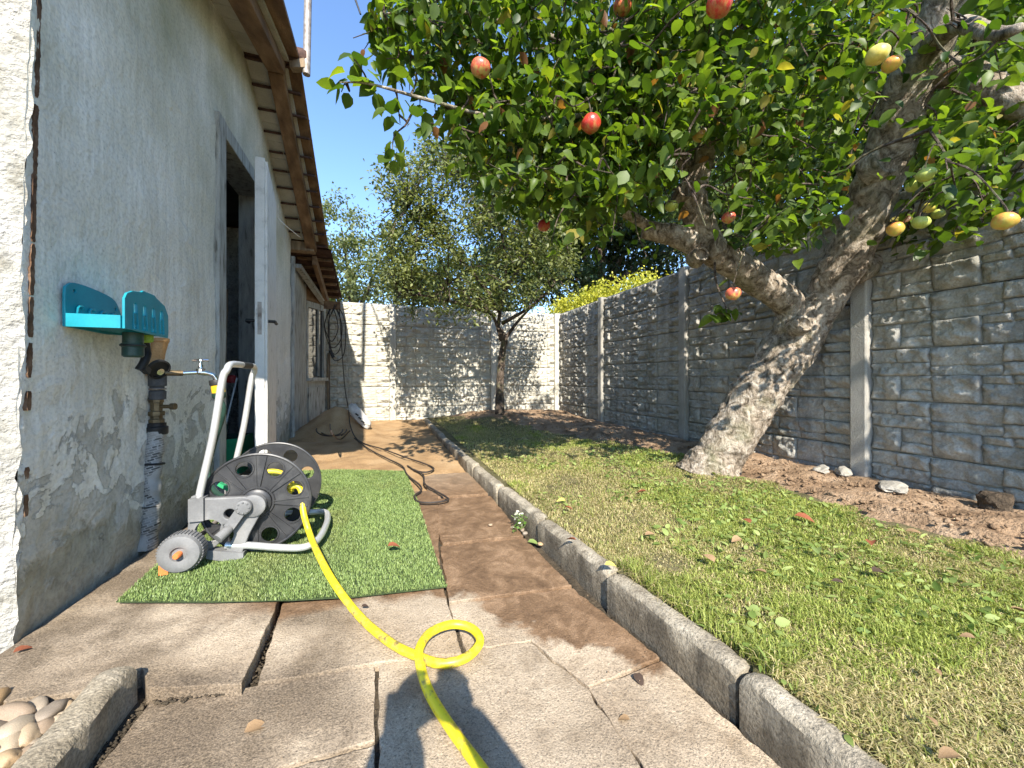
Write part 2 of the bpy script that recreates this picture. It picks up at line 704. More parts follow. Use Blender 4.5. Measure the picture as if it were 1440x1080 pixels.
def kerb_material():
    m, nt, b = nm('weathered_kerb')
    P, X, Y, Z = position(nt)
    c = ramp(nt, noise(nt, P, 12, 6, 0.6), [(0.3, (0.21, 0.18, 0.135)), (0.5, (0.35, 0.305, 0.23)), (0.72, (0.48, 0.425, 0.33))])
    sp = noise(nt, P, 140, 4, 0.7)
    c = mixc(nt, 1.0, c, ramp(nt, sp, [(0.32, 0.45), (0.5, 1.0), (0.7, 1.2)]), 'MULTIPLY')
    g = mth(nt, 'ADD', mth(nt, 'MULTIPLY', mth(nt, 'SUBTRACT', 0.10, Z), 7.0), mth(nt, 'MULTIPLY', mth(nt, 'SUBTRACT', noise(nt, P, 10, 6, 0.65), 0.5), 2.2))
    c = mixc(nt, mth(nt, 'MULTIPLY', ramp_f(nt, g, -0.1, 0.35), 0.72), c, mixc(nt, 1.0, (0.105, 0.083, 0.055), ramp(nt, sp, [(0.32, 0.5), (0.7, 1.3)]), 'MULTIPLY'))  # darkens the kerb face downwards: painted shade mixed with splash grime
    nt.links.new(c, b.inputs['Base Color'])
    b.inputs['Roughness'].default_value = 0.92
    b.inputs['Specular IOR Level'].default_value = 0.25
    bump(nt, b, mth(nt, 'ADD', sp, noise(nt, P, 45, 5)), 0.9, 0.006)
    return m


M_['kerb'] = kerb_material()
M_['pale'] = mat('sunlit_fence_concrete', [(0.28, (0.50, 0.475, 0.40)), (0.5, (0.62, 0.59, 0.50)), (0.75, (0.70, 0.665, 0.57))], 7, 0.9, 1.0, 75, 0.008, rand=0.06, speck=0.2, sscale=120, streak=0.16)  # same fence concrete, lightened so the rear fence looks sunlit
M_['kerbdark'] = mat('mossy_kerb', [(0.3, (0.20, 0.165, 0.115)), (0.5, (0.34, 0.285, 0.20)), (0.75, (0.50, 0.43, 0.32))], 10, 0.92, 1.0, 110, 0.006, speck=0.5)
M_['bed'] = mat('dark_joint_soil', [(0.3, (0.045, 0.036, 0.024)), (0.7, (0.13, 0.10, 0.065))], 14, 0.95, 1.0, 90, 0.01, speck=0.5)
M_['sand'] = mat('sandy_path', [(0.28, (0.25, 0.155, 0.075)), (0.5, (0.42, 0.27, 0.135)), (0.75, (0.52, 0.36, 0.20))], 5, 0.92, 0.8, 70, 0.01, worldpos=True, speck=0.35)
M_['soil'] = mat('bare_soil', [(0.3, (0.20, 0.125, 0.07)), (0.5, (0.38, 0.255, 0.155)), (0.72, (0.52, 0.38, 0.255))], 7, 0.95, 1.0, 60, 0.02, worldpos=True, speck=0.45)
M_['darksoil'] = mat('dark_soil', [(0.3, (0.06, 0.045, 0.03)), (0.7, (0.16, 0.115, 0.075))], 12, 0.95, 1.0, 60, 0.02, speck=0.5)
M_['thatch'] = mat('lawn_thatch', [(0.3, (0.09, 0.085, 0.035)), (0.5, (0.17, 0.15, 0.07)), (0.75, (0.27, 0.225, 0.12))], 9, 0.95, 1.0, 120, 0.01, worldpos=True, speck=0.5)
M_['grass'] = attr_mat('grass_blades', 0.6, 0.3, 0.3)
M_['turf'] = attr_mat('plastic_turf_blades', 0.45, 0.2, 0.4)
M_['turfbase'] = mat('turf_backing', [(0.3, (0.03, 0.05, 0.018)), (0.7, (0.06, 0.085, 0.03))], 30, 0.8, 0.6, 200, 0.003)
M_['white_paint'] = mat('old_white_paint', [(0.3, (0.5, 0.495, 0.46)), (0.42, (0.70, 0.69, 0.65)), (0.7, (0.78, 0.77, 0.73))], 14, 0.6, 0.4, 60, 0.002, speck=0.1)
M_['peel_paint'] = mat('peeling_grey_paint', [(0.32, (0.16, 0.15, 0.125)), (0.42, (0.36, 0.355, 0.32)), (0.7, (0.53, 0.53, 0.49))], 10, 0.8, 0.9, 40, 0.004, stretch=(4, 4, 0.7))
M_['board_white'] = mat('soffit_paint', [(0.3, (0.40, 0.385, 0.32)), (0.7, (0.56, 0.545, 0.47))], 8, 0.8, 0.4, 60, 0.002, rand=0.12)
M_['brown_wood'] = mat('brown_stained_wood', [(0.3, (0.085, 0.048, 0.024)), (0.5, (0.19, 0.11, 0.055)), (0.72, (0.30, 0.185, 0.10))], 5, 0.75, 0.7, 40, 0.004, stretch=(3, 0.6, 3))
M_['raw_wood'] = mat('weathered_wood', [(0.3, (0.17, 0.12, 0.075)), (0.7, (0.38, 0.28, 0.18))], 8, 0.85, 0.7, 60, 0.004, stretch=(4, 4, 0.5))
M_['tile'] = mat('dark_roof_tile', [(0.3, (0.05, 0.028, 0.022)), (0.7, (0.13, 0.07, 0.05))], 20, 0.85, 0.6, 80, 0.004, rand=0.25)
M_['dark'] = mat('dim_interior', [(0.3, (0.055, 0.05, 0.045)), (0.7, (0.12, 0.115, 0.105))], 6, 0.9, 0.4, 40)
M_['rust'] = mat('rusty_steel', [(0.3, (0.05, 0.028, 0.017)), (0.5, (0.14, 0.075, 0.04)), (0.7, (0.26, 0.17, 0.11))], 22, 0.85, 1.0, 90, 0.004)
M_['alu'] = mat('brushed_aluminium', [(0.3, (0.66, 0.66, 0.65)), (0.7, (0.80, 0.80, 0.78))], 6, 0.36, 0.15, 200, 0.001, metallic=0.6, speck=0.08)
M_['steel'] = mat('galvanised_pipe', [(0.3, (0.17, 0.125, 0.095)), (0.5, (0.30, 0.26, 0.22)), (0.7, (0.42, 0.38, 0.34))], 22, 0.55, 0.4, 120, 0.002, metallic=0.4, speck=0.2)
M_['chrome'] = mat('chrome', [(0, (0.8, 0.8, 0.8))], 5, 0.12, 0, metallic=1.0, speck=0)
M_['brass'] = mat('tarnished_brass', [(0.3, (0.12, 0.09, 0.05)), (0.7, (0.30, 0.22, 0.12))], 30, 0.5, 0.4, 90, 0.002, metallic=0.6)
M_['grey_plastic'] = mat('dusty_grey_plastic', [(0.3, (0.13, 0.13, 0.128)), (0.5, (0.17, 0.17, 0.167)), (0.7, (0.25, 0.245, 0.235))], 10, 0.55, 0.15, 200, 0.001, speck=0.15, spec=0.4)
M_['dark_plastic'] = mat('dusty_dark_plastic', [(0.3, (0.022, 0.022, 0.023)), (0.55, (0.04, 0.04, 0.041)), (0.75, (0.085, 0.084, 0.08))], 14, 0.42, 0.2, 180, 0.001, speck=0.25, spec=0.5)
M_['black'] = mat('black_rubber', [(0.3, (0.012, 0.012, 0.012)), (0.7, (0.03, 0.03, 0.03))], 20, 0.5, 0.2, 120, 0.001)
M_['cord'] = mat('brown_black_cord', [(0.3, (0.025, 0.02, 0.017)), (0.7, (0.06, 0.048, 0.04))], 20, 0.6, 0)
M_['orange'] = mat('orange_plastic', [(0.3, (0.72, 0.16, 0.04)), (0.7, (0.85, 0.24, 0.07))], 20, 0.5, 0.1, 100, 0.001)
M_['yellow'] = mat('yellow_plastic', [(0.3, (0.78, 0.47, 0.02)), (0.7, (0.85, 0.55, 0.03))], 20, 0.45, 0)
M_['green_plastic'] = mat('dark_green_plastic', [(0.3, (0.018, 0.045, 0.035)), (0.7, (0.035, 0.075, 0.055))], 20, 0.4, 0.1, 100, 0.001)
M_['lime'] = mat('lime_plastic', [(0.3, (0.30, 0.48, 0.05)), (0.7, (0.36, 0.55, 0.08))], 20, 0.5, 0)
M_['emerald'] = mat('emerald_plastic', [(0.3, (0.03, 0.33, 0.13)), (0.7, (0.05, 0.42, 0.18))], 20, 0.45, 0)
M_['teal'] = mat('turquoise_plastic', [(0.3, (0.004, 0.215, 0.275)), (0.7, (0.012, 0.285, 0.35))], 12, 0.38, 0.1, 160, 0.001, speck=0.1, spec=0.45)
M_['tan_foam'] = mat('tan_foam_lagging', [(0.3, (0.46, 0.25, 0.10)), (0.7, (0.62, 0.37, 0.16))], 30, 0.8, 0.5, 90, 0.003)
M_['grey_foam'] = mat('grey_foam_lagging', [(0.3, (0.07, 0.07, 0.07)), (0.7, (0.12, 0.12, 0.12))], 30, 0.9, 0.5, 90, 0.003)
M_['glass'] = None
M_['sack'] = mat('white_woven_sack', [(0.3, (0.42, 0.405, 0.38)), (0.7, (0.66, 0.65, 0.62))], 12, 0.7, 0.5, 60, 0.006)
M_['red'] = mat('dull_red_plastic', [(0.3, (0.35, 0.03, 0.03)), (0.7, (0.5, 0.05, 0.04))], 20, 0.5, 0)
M_['white_cable'] = mat('white_cable', [(0, (0.7, 0.7, 0.66))], 5, 0.6, 0, speck=0)
M_['offcut'] = mat('pale_concrete_offcut', [(0.3, (0.28, 0.26, 0.22)), (0.7, (0.45, 0.42, 0.36))], 12, 0.9, 0.8, 60, 0.006)
M_['apple_bark'] = bark_material('apple_bark', (0.085, 0.066, 0.046), (0.27, 0.22, 0.165), (0.47, 0.41, 0.335))
M_['plum_bark'] = bark_material('dark_bark', (0.028, 0.021, 0.015), (0.075, 0.056, 0.042), (0.16, 0.125, 0.10), 1.6)
M_['apple_leaf'] = leaf_mat('apple_leaves', 0, 0, 0.52)
M_['apple_leaf_one'] = leaf_mat('apple_leaf_single', (0.038, 0.078, 0.012), (0.145, 0.215, 0.030), 0.52, attr=False)
M_['tree_leaf'] = leaf_mat('tree_leaves', 0, 0, 0.3, 0.5)
M_['dry_leaf'] = attr_mat('dry_leaf', 0.7, 0.15)


def dry_leaf_mat(name, a, b_):
    return mat(name, [(0.3, a), (0.7, b_)], 40, 0.75, 0.5, 120, 0.002, speck=0.2)


M_['leaf_red'] = dry_leaf_mat('russet_leaf', (0.20, 0.06, 0.03), (0.36, 0.12, 0.055))
M_['leaf_tan'] = dry_leaf_mat('tan_leaf', (0.27, 0.165, 0.085), (0.42, 0.28, 0.15))
M_['leaf_yellow'] = dry_leaf_mat('yellow_leaf', (0.5, 0.42, 0.08), (0.62, 0.55, 0.16))
M_['leaf_dark'] = dry_leaf_mat('dark_leaf', (0.045, 0.03, 0.022), (0.10, 0.065, 0.045))
M_['leaf_green'] = dry_leaf_mat('fresh_leaf', (0.14, 0.20, 0.05), (0.24, 0.31, 0.10))


def glass_material():
    m, nt, b = nm('window_glass')
    b.inputs['Base Color'].default_value = (0.03, 0.035, 0.04, 1)
    b.inputs['Roughness'].default_value = 0.03
    b.inputs['Specular IOR Level'].default_value = 1.0
    b.inputs['IOR'].default_value = 1.9
    return m


M_['glass'] = glass_material()


def hose_material():
    m, nt, b = nm('muddy_yellow_hose')
    P = position(nt)[0]
    f = noise(nt, P, 45, 6, 0.7)
    big = noise(nt, P, 6, 3)
    k = mth(nt, 'ADD', f, mth(nt, 'MULTIPLY', big, 0.5))
    c = ramp(nt, k, [(0.3, (0.80, 0.66, 0.015)), (0.76, (0.76, 0.60, 0.02)), (0.86, (0.50, 0.38, 0.05)), (0.97, (0.16, 0.12, 0.05))])
    nt.links.new(c, b.inputs['Base Color'])
    b.inputs['Roughness'].default_value = 0.42
    bump(nt, b, f, 0.15, 0.002)
    return m


M_['hose'] = hose_material()


def wrap_material():
    m, nt, b = nm('printed_pipe_wrap')
    v = coords(nt, 'Object')
    c = ramp(nt, noise(nt, v, 14, 5), [(0.3, (0.26, 0.25, 0.225)), (0.7, (0.44, 0.42, 0.38))])
    br = node(nt, 'ShaderNodeTexBrick')
    br.inputs['Scale'].default_value = 22
    br.inputs['Mortar Size'].default_value = 0.035
    br.inputs['Color1'].default_value = (0.12, 0.12, 0.12, 1)
    br.inputs['Color2'].default_value = (0.9, 0.9, 0.9, 1)
    br.inputs['Mortar'].default_value = (1, 1, 1, 1)
    mp = node(nt, 'ShaderNodeMapping')
    mp.inputs['Rotation'].default_value = (R(90), 0, R(20))
    mp.inputs['Scale'].default_value = (1, 1, 1.3)
    tc = node(nt, 'ShaderNodeTexCoord')
    nt.links.new(tc.outputs['Object'], mp.inputs['Vector'])
    nt.links.new(mp.outputs[0], br.inputs['Vector'])
    msk = ramp_f(nt, noise(nt, v, 11, 3), 0.48, 0.5)
    c = mixc(nt, msk, c, mixc(nt, 1.0, c, br.outputs['Color'], 'MULTIPLY'))
    nt.links.new(c, b.inputs['Base Color'])
    b.inputs['Roughness'].default_value = 0.6
    bump(nt, b, noise(nt, v, 30, 5), 0.5, 0.006)
    return m


M_['wrap'] = wrap_material()


def pebble_material():
    m, nt, b = nm('river_pebble')
    oi = node(nt, 'ShaderNodeObjectInfo')
    base = ramp(nt, oi.outputs['Random'], [(0, (0.36, 0.26, 0.17)), (0.3, (0.22, 0.18, 0.14)), (0.6, (0.42, 0.34, 0.24)), (0.85, (0.42, 0.26, 0.11)), (1, (0.16, 0.135, 0.11))])
    v = coords(nt, 'Object')
    c = mixc(nt, 1.0, base, ramp(nt, noise(nt, v, 25, 5), [(0.3, 0.7), (0.7, 1.12)]), 'MULTIPLY')
    nt.links.new(c, b.inputs['Base Color'])
    b.inputs['Roughness'].default_value = 0.55
    bump(nt, b, noise(nt, v, 80, 4), 0.3, 0.002)
    return m


M_['pebble'] = pebble_material()

# ------------------------------------------------------------------ ground
XF, YR = 2.676, 5.64            # right fence plane, rear fence plane
XW = -0.867                     # gable wall of the house


def lz(x, y):
    """lawn height"""
    z = 0.105 + 0.006 * y
    z += 0.10 * math.exp(-((x - 1.43) ** 2 + (y - 4.78) ** 2) / 0.16)
    z += 0.05 * math.exp(-((y - 5.4) ** 2) / 0.15) * min(1, max(0, (x - 0.7) / 0.5))
    return z


def lz_np(x, y):
    z = 0.105 + 0.006 * y
    z = z + 0.10 * np.exp(-((x - 1.43) ** 2 + (y - 4.78) ** 2) / 0.16)
    z = z + 0.05 * np.exp(-((y - 5.4) ** 2) / 0.15) * np.clip((x - 0.7) / 0.5, 0, 1)
    return z


def grid(name, xs, ys, zf, mat_, kind='structure'):
    X, Y = np.meshgrid(xs, ys)
    x, y = X.ravel(), Y.ravel()
    z = zf(x, y)
    V = np.stack([x, y, z], 1)
    nx, ny = len(xs), len(ys)
    i = np.arange(nx * ny).reshape(ny, nx)
    F = np.stack([i[:-1, :-1].ravel(), i[:-1, 1:].ravel(), i[1:, 1:].ravel(), i[1:, :-1].ravel()], 1)
    o = obj(name, np_mesh(name, V, F, smooth=True), mat_)
    return tag(o, kind=kind)


grid('ground', np.linspace(-70, 70, 15), np.linspace(-40, 110, 16), lambda x, y: x * 0 - 0.10, M_['soil'])


def path_z(x, y):
    P = np.stack([x, y, x * 0], 1)
    return -0.020 + 0.02 * np.clip(y - 0.7, 0, None) + 0.012 * fbm(P * 5, 3, 4) + np.clip((y - 2.2) / 0.5, 0, 1) * 0.03


path = grid('path', np.linspace(-1.25, 0.72, 66), np.linspace(-1.2, 5.62, 180), path_z, M_['bed'])
path.data.materials.append(M_['sand'])
pm = np.zeros(len(path.data.polygons), np.int32)
cent = np.zeros(len(path.data.polygons) * 3)
path.data.polygons.foreach_get('center', cent)
pm[cent.reshape(-1, 3)[:, 1] > 2.25] = 1
path.data.polygons.foreach_set('material_index', pm)


def lawn_z(x, y):
    P = np.stack([x, y, x * 0], 1)
    return lz_np(x, y) - 0.012 + 0.008 * fbm(P * 4, 5, 4)


KP = [(0.69, -0.6), (0.684, 0.1), (0.681, 0.597), (0.643, 1.02), (0.612, 1.50), (0.585, 2.0), (0.566, 2.5), (0.552, 3.0), (0.545, 3.45), (0.541, 3.9), (0.537, 4.4), (0.534, 4.9), (0.533, 5.35)]
ys = np.linspace(-1.0, 5.66, 200)
T = np.linspace(0, 1, 90)
YY, TT = np.meshgrid(ys, T, indexing='ij')
y_ = YY.ravel()
x0_ = np.interp(y_, [p[1] for p in KP], [p[0] for p in KP]) + 0.040
x_ = x0_ + (2.75 - x0_) * TT.ravel()
ii = np.arange(len(y_)).reshape(len(ys), len(T))
F = np.stack([ii[:-1, :-1].ravel(), ii[:-1, 1:].ravel(), ii[1:, 1:].ravel(), ii[1:, :-1].ravel()], 1)
lawn = tag(obj('lawn', np_mesh('lawn', np.stack([x_, y_, lawn_z(x_, y_)], 1), F, smooth=True), M_['thatch']), kind='structure')

# soil bed: strip along the right fence, its lawn edge read off the photograph


def bed_edge(y):
    ys = [-1.0, 0.6, 0.95, 1.25, 1.5, 1.85, 2.2, 2.7, 3.4, 4.2, 5.0, 5.7]
    xs = [1.95, 1.97, 1.98, 2.0, 2.02, 2.05, 2.25, 2.10, 1.8, 1.6, 1.0, 0.8]
    return np.interp(y, ys, xs)


ys = np.linspace(-1.0, 5.64, 240)
T = np.linspace(0, 1, 46)
YY, TT = np.meshgrid(ys, T, indexing='ij')
y_ = YY.ravel()
t_ = TT.ravel()
e_ = bed_edge(y_) + 0.05 * fbm(np.stack([y_ * 4, y_ * 0, y_ * 0], 1), 9, 3)
x_ = e_ + (XF + 0.05 - e_) * t_
Pn = np.stack([x_, y_, y_ * 0], 1)
rough_ = np.clip(1.15 - np.abs(t_ - 0.35) * 1.2, 0.2, 1)
z_ = lz_np(x_, y_) - 0.016 + np.clip(t_ * 7, 0, 1) * (0.012 + 0.030 * np.sin(np.clip(t_, 0, 1) * math.pi) + rough_ * (0.020 * fbm(Pn * 9, 21, 4) + 0.010 * np.abs(fbm(Pn * 26, 33, 3))))
ii = np.arange(len(y_)).reshape(len(ys), len(T))
F = np.stack([ii[:-1, :-1].ravel(), ii[:-1, 1:].ravel(), ii[1:, 1:].ravel(), ii[1:, :-1].ravel()], 1)
tag(obj('soil_bed', np_mesh('soil_bed', np.stack([x_, y_, z_], 1), F, smooth=True), M_['soil']), kind='structure')


def clods(name, pts, sizes, mat_, seed):
    r_ = np.random.default_rng(seed)
    base = np.array([(1, 0, 0), (-1, 0, 0), (0, 1, 0), (0, -1, 0), (0, 0, 1), (0, 0, -1)], float)
    bf = np.array([(0, 2, 4), (2, 1, 4), (1, 3, 4), (3, 0, 4), (2, 0, 5), (1, 2, 5), (3, 1, 5), (0, 3, 5)])
    V, Fs = [], []
    for i, (p, s) in enumerate(zip(pts, sizes)):
        q = base * r_.uniform(0.5, 1.2, (6, 1)) * s * np.array([r_.uniform(0.7, 1.4), r_.uniform(0.7, 1.4), r_.uniform(0.5, 0.9)])
        a = r_.uniform(0, 6.28)
        c, s_ = math.cos(a), math.sin(a)
        q = q @ np.array([[c, s_, 0], [-s_, c, 0], [0, 0, 1]])
        V.append(q + np.array(p))
        Fs.append(bf + 6 * i)
    o = obj(name, np_mesh(name, np.concatenate(V), np.concatenate(Fs)), mat_)
    return tag(o, kind='stuff')


pts, sz = [], []
for _ in range(2600):
    y = rng.uniform(0.5, 5.4)
    e = float(bed_edge(y))
    t = min(0.97, abs(rng.normal(0.33, 0.25)) + 0.03)
    x = e + (XF - e) * t
    s = 0.004 + 0.016 * rng.random() ** 4
    pts.append((x, y, lz(x, y) + 0.012 + 0.02 * math.sin(t * math.pi)))
    sz.append(s)
clods('soil_crumbs', pts, sz, M_['soil'], 4)

# kerb along the lawn: single stones
kerb = tag(bpy.data.objects.new('kerb', None), kind='structure')
COL.objects.link(kerb)


def stone_block(a, b, w, zb, zt, jag, seed, bev=0.012):
    """long kerb stone from a to b (left edge), width w to the right, rough top"""
    a, b = Vector(a), Vector(b)
    d = (b - a)
    L = d.length
    d.normalize()
    s = Vector((d.y, -d.x))
    nl, nw = 28, 7
    prof = [(0, zb), (0, zt - bev), (0.12 * w, zt - bev * 0.3), (0.35 * w, zt), (0.7 * w, zt), (0.93 * w, zt - bev * 0.4), (w, zt - bev), (w, zb)]
    V, F_ = [], []
    for i in range(nl + 1):
        t = i / nl
        endf = min(1, min(t, 1 - t) * L / 0.012)
        for (q, z) in prof:
            p = a + d * (t * L) + s * q
            n_ = n1(p.x * 22, p.y * 22, z * 22, seed, 3)
            zz = z
            if z > zb + 0.001:
                zz = z - (1 - endf) * 0.008 + jag * n_
            qq = jag * 0.7 * n1(p.x * 18 + 5, p.y * 18, z * 20, seed + 3, 3)
            V.append((p.x + s.x * qq, p.y + s.y * qq, zz))
    k = len(prof)
    for i in range(nl):
        for j in range(k - 1):
            F_.append((i * k + j, (i + 1) * k + j, (i + 1) * k + j + 1, i * k + j + 1))
    F_.append(tuple(range(k)))
    F_.append(tuple(nl * k + j for j in reversed(range(k))))
    mb = MB()
    mb.add(V, F_)
    return mb


for i in range(len(KP) - 1):
    a, b = Vector(KP[i]), Vector(KP[i + 1])
    d = (b - a).normalized()
    g = 0.005 + 0.004 * random.random()
    off = random.uniform(-0.006, 0.006)
    a2, b2 = a + d * g + Vector((off, 0)), b - d * g + Vector((off + random.uniform(-.003, .003), 0))
    zt = lz(0.7, a.y) + 0.004 + random.uniform(-0.004, 0.004)
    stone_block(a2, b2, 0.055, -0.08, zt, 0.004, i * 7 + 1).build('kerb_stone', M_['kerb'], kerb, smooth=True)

# paving slabs, corners given as points of the photograph laid on the ground


def slab(corners, off, jag=0.006, parent=path, th=0.05, name='slab', px=True, bev=0.0022):
    if px:
        P = [onp(x, y, off) for x, y in corners]
    else:
        P = [Vector((x, y, off + pz(y))) for x, y in corners]
    pts = []
    n = len(P)
    for i in range(n):
        a, b = P[i], P[(i + 1) % n]
        k = max(2, int((b - a).length / 0.012))
        dd = (b - a)
        nn = Vector((-dd.y, dd.x, 0)).normalized()
        for j in range(k):
            t = j / k
            p = a.lerp(b, t)
            p = p + nn * jag * (n1(p.x * 30, p.y * 30, i * 3.1, 5, 3) - 0.1)
            pts.append(p)
    bm = bmesh.new()
    vs_ = [bm.verts.new(p) for p in pts]
    f = bm.faces.new(vs_)
    bm.normal_update()
    if f.normal.z < 0:
        f.normal_flip()
    top = list(f.edges)
    r_ = bmesh.ops.extrude_face_region(bm, geom=[f])
    bmesh.ops.translate(bm, verts=[v for v in r_['geom'] if isinstance(v, bmesh.types.BMVert)], vec=(0, 0, 0))
    newf = [g for g in r_['geom'] if isinstance(g, bmesh.types.BMFace)][0]
    for v in f.verts:
        v.co.z -= th
    e2 = [e for e in newf.edges]
    bmesh.ops.bevel(bm, geom=e2, offset=bev, segments=2, affect='EDGES', profile=0.5)
    bmesh.ops.recalc_face_normals(bm, faces=bm.faces)
    bmesh.ops.triangulate(bm, faces=[g for g in bm.faces if len(g.verts) > 4])
    me = bpy.data.meshes.new(name)
    bm.to_mesh(me)
    bm.free()
    return obj(name, me, M_['paving'], parent)


A_OFF = 0.026
slab([(-330, 1010), (-20, 935), (215, 770), (300, 720), (405, 790), (391, 846), (340, 961), (205, 968), (200, 940), (110, 972), (0, 987), (-330, 1075)], A_OFF, 0.004)
slab([(398, 846), (430, 790), (618, 790), (625, 832), (649, 917), (528, 931), (363, 960)], 0.008, 0.004)
slab([(212, 985), (350, 966), (527, 935), (527, 1041), (398, 1077), (240, 1125), (60, 1180)], 0.0, 0.003)
slab([(527, 1047), (528, 1300), (250, 1500), (20, 1300), (235, 1135), (400, 1084)], 0.0, 0.003)
slab([(533, 935), (672, 913), (744, 903), (826, 968), (903, 1080), (1000, 1240), (900, 1500), (534, 1400)], 0.003, 0.005)
slab([(653, 917), (633, 850), (806, 827), (928, 925), (828, 965), (747, 901), (674, 911)], 0.004, 0.005)
slab([(828, 969), (930, 929), (1104, 1084), (1230, 1200), (1100, 1400), (1006, 1240), (906, 1080)], 0.001, 0.005)
slab([(629, 832), (619, 768), (738, 757), (804, 823), (632, 846)], 0.005, 0.004)
slab([(621, 764), (606, 702), (690, 697), (736, 753)], 0.005, 0.004)
slab([(604, 699), (594, 668), (660, 664), (688, 694)], 0.006, 0.004)
slab([(330, 720), (430, 690), (615, 690), (618, 786), (430, 786), (408, 788)], 0.008, 0.004)

# edging block at the lower left
ka, kb = onz(192, 930, 0.083), onz(67, 1080, 0.083)
dirk = (kb - ka).normalized()
kb = kb + dirk * 0.5
eb = tag(bpy.data.objects.new('edging', None), kind='structure')
COL.objects.link(eb)
stone_block((kb.x, kb.y), (ka.x, ka.y), -0.062, -0.07, 0.083, 0.005, 91).build('edging_stone', M_['kerbdark'], eb, smooth=True)

# pebbles beside it
pb = grid('pebble_bed', np.linspace(-1.3, -0.25, 20), np.linspace(0.05, 0.86, 16), lambda x, y: x * 0 - 0.005 - 0.00 * y, M_['bed'])
pb.scale = (1, 1, 1)
ico = bmesh.new()
bmesh.ops.create_icosphere(ico, subdivisions=3, radius=1)
peb_me = []
for s in range(4):
    me = bpy.data.meshes.new('pebble')
    ico.to_mesh(me)
    V = np.array([v.co[:] for v in me.vertices])
    V = V * (1 + 0.24 * fbm(V * 1.1 + s * 7, s, 3))[:, None] * np.array([1.0, 0.62 + 0.08 * s, 0.5 + 0.05 * s])
    me.vertices.foreach_set('co', V.astype(np.float32).ravel())
    me.polygons.foreach_set('use_smooth', np.ones(len(me.polygons), bool))
    me.materials.append(M_['pebble'])
    peb_me.append(me)
PEB = [(15, 1010, 30), (50, 995, 20), (78, 990, 12), (22, 1030, 26), (35, 1035, 24), (68, 1003, 22), (60, 1020, 16), (12, 1050, 22), (5, 1070, 24), (35, 1062, 18), (28, 1085, 20), (80, 1010, 10), (92, 990, 11), (-30, 1005, 30), (-28, 1040, 30), (-40, 1080, 30), (0, 1105, 28), (20, 1120, 26), (47, 1046, 12), (50, 1075, 10), (-70, 1030, 30), (-80, 1090, 34), (-20, 1140, 34), (30, 1012, 10), (88, 1000, 9), (5, 990, 14)]
for k, (x, y, r) in enumerate(PEB):
    p = onz(x, y, 0.024)
    d = project(p)[2]
    rr = r * d / FPX
    inst('pebble', peb_me[k % 4], None, pb, (p.x, p.y, 0.012 + rr * 0.35), (random.uniform(-.3, .3), random.uniform(-.3, .3), random.uniform(0, 3)), (rr, rr, rr))

# ------------------------------------------------------------------ house
RIDGE_Y, RIDGE_Z, PITCH = 3.0, 2.85, 0.55


PITCH_N = 0.25


def roof_z(y):
    return RIDGE_Z - (PITCH * (y - RIDGE_Y) if y > RIDGE_Y else PITCH_N * (RIDGE_Y - y))


house = thing('house', 'old small house with grey peeling plaster gable, open door and tiled roof', 'house', (XW - 1.0, 3.0, 0))
DY0, DY1, DZ = 2.62, 3.42, 2.07      # door opening
WALL_Y0, WALL_Y1 = 1.305, 4.38


def corner_y(z):
    return 1.30 + 0.030 * z


def gable_wall():
    zs_n = 64
    ycols = list(np.linspace(0, 1, 44))
    V, F_ = [], []

    def patch(ya_f, yb_f, za_f, zb_f, ny, nz):
        b = len(V)
        for i in range(ny + 1):
            for j in range(nz + 1):
                t, s = i / ny, j / nz
                # rough z first to get the battered corner
                z = 0.0
                ya, yb = ya_f(0), yb_f(0)
                y0 = ya + (yb - ya) * t
                z = za_f(y0) + (zb_f(y0) - za_f(y0)) * s
                y = ya_f(z) + (yb_f(z) - ya_f(z)) * t
                V.append((XW, y, z))
        for i in range(ny):
            for j in range(nz):
                F_.append((b + i * (nz + 1) + j, b + (i + 1) * (nz + 1) + j, b + (i + 1) * (nz + 1) + j + 1, b + i * (nz + 1) + j + 1))
    top = lambda y: roof_z(y) + 0.02
    patch(corner_y, lambda z: DY0, lambda y: -0.05, top, 90, 120)
    patch(lambda z: DY0, lambda z: DY1, lambda y: DZ, top, 30, 24)
    patch(lambda z: DY1, lambda z: WALL_Y1, lambda y: -0.05, top, 40, 90)
    V = np.array(V)
    P = np.stack([V[:, 1], V[:, 2], V[:, 0] * 0], 1)
    und = 0.006 * fbm(P * 2.2, 11, 3) * np.clip((V[:, 1] - 1.36) / 0.2, 0, 1) + 0.0022 * fbm(P * 14, 12, 4)
    pe = fbm(P * 5.5, 13, 5) + np.clip((0.62 - V[:, 2]) * 1.6, -1.6, 0.9)
    und -= 0.006 * np.clip((pe - 0.45) / 0.08, 0, 1)
    edge = np.clip((V[:, 1] - np.array([corner_y(z) for z in V[:, 2]])) / 0.03, 0, 1)
    und -= (1 - edge) * (0.002 + 0.004 * fbm(P * 16, 15, 4))
    near = np.minimum(np.abs(V[:, 1] - DY0), np.abs(V[:, 1] - DY1))
    V[:, 0] += und
    me = bpy.data.meshes.new('wall')
    me.from_pydata([tuple(v) for v in V], [], F_)
    return me


w = obj('wall', gable_wall(), M_['plaster'], house, smooth=True)
w['label'] = 'grey limewashed gable wall with peeling plaster'
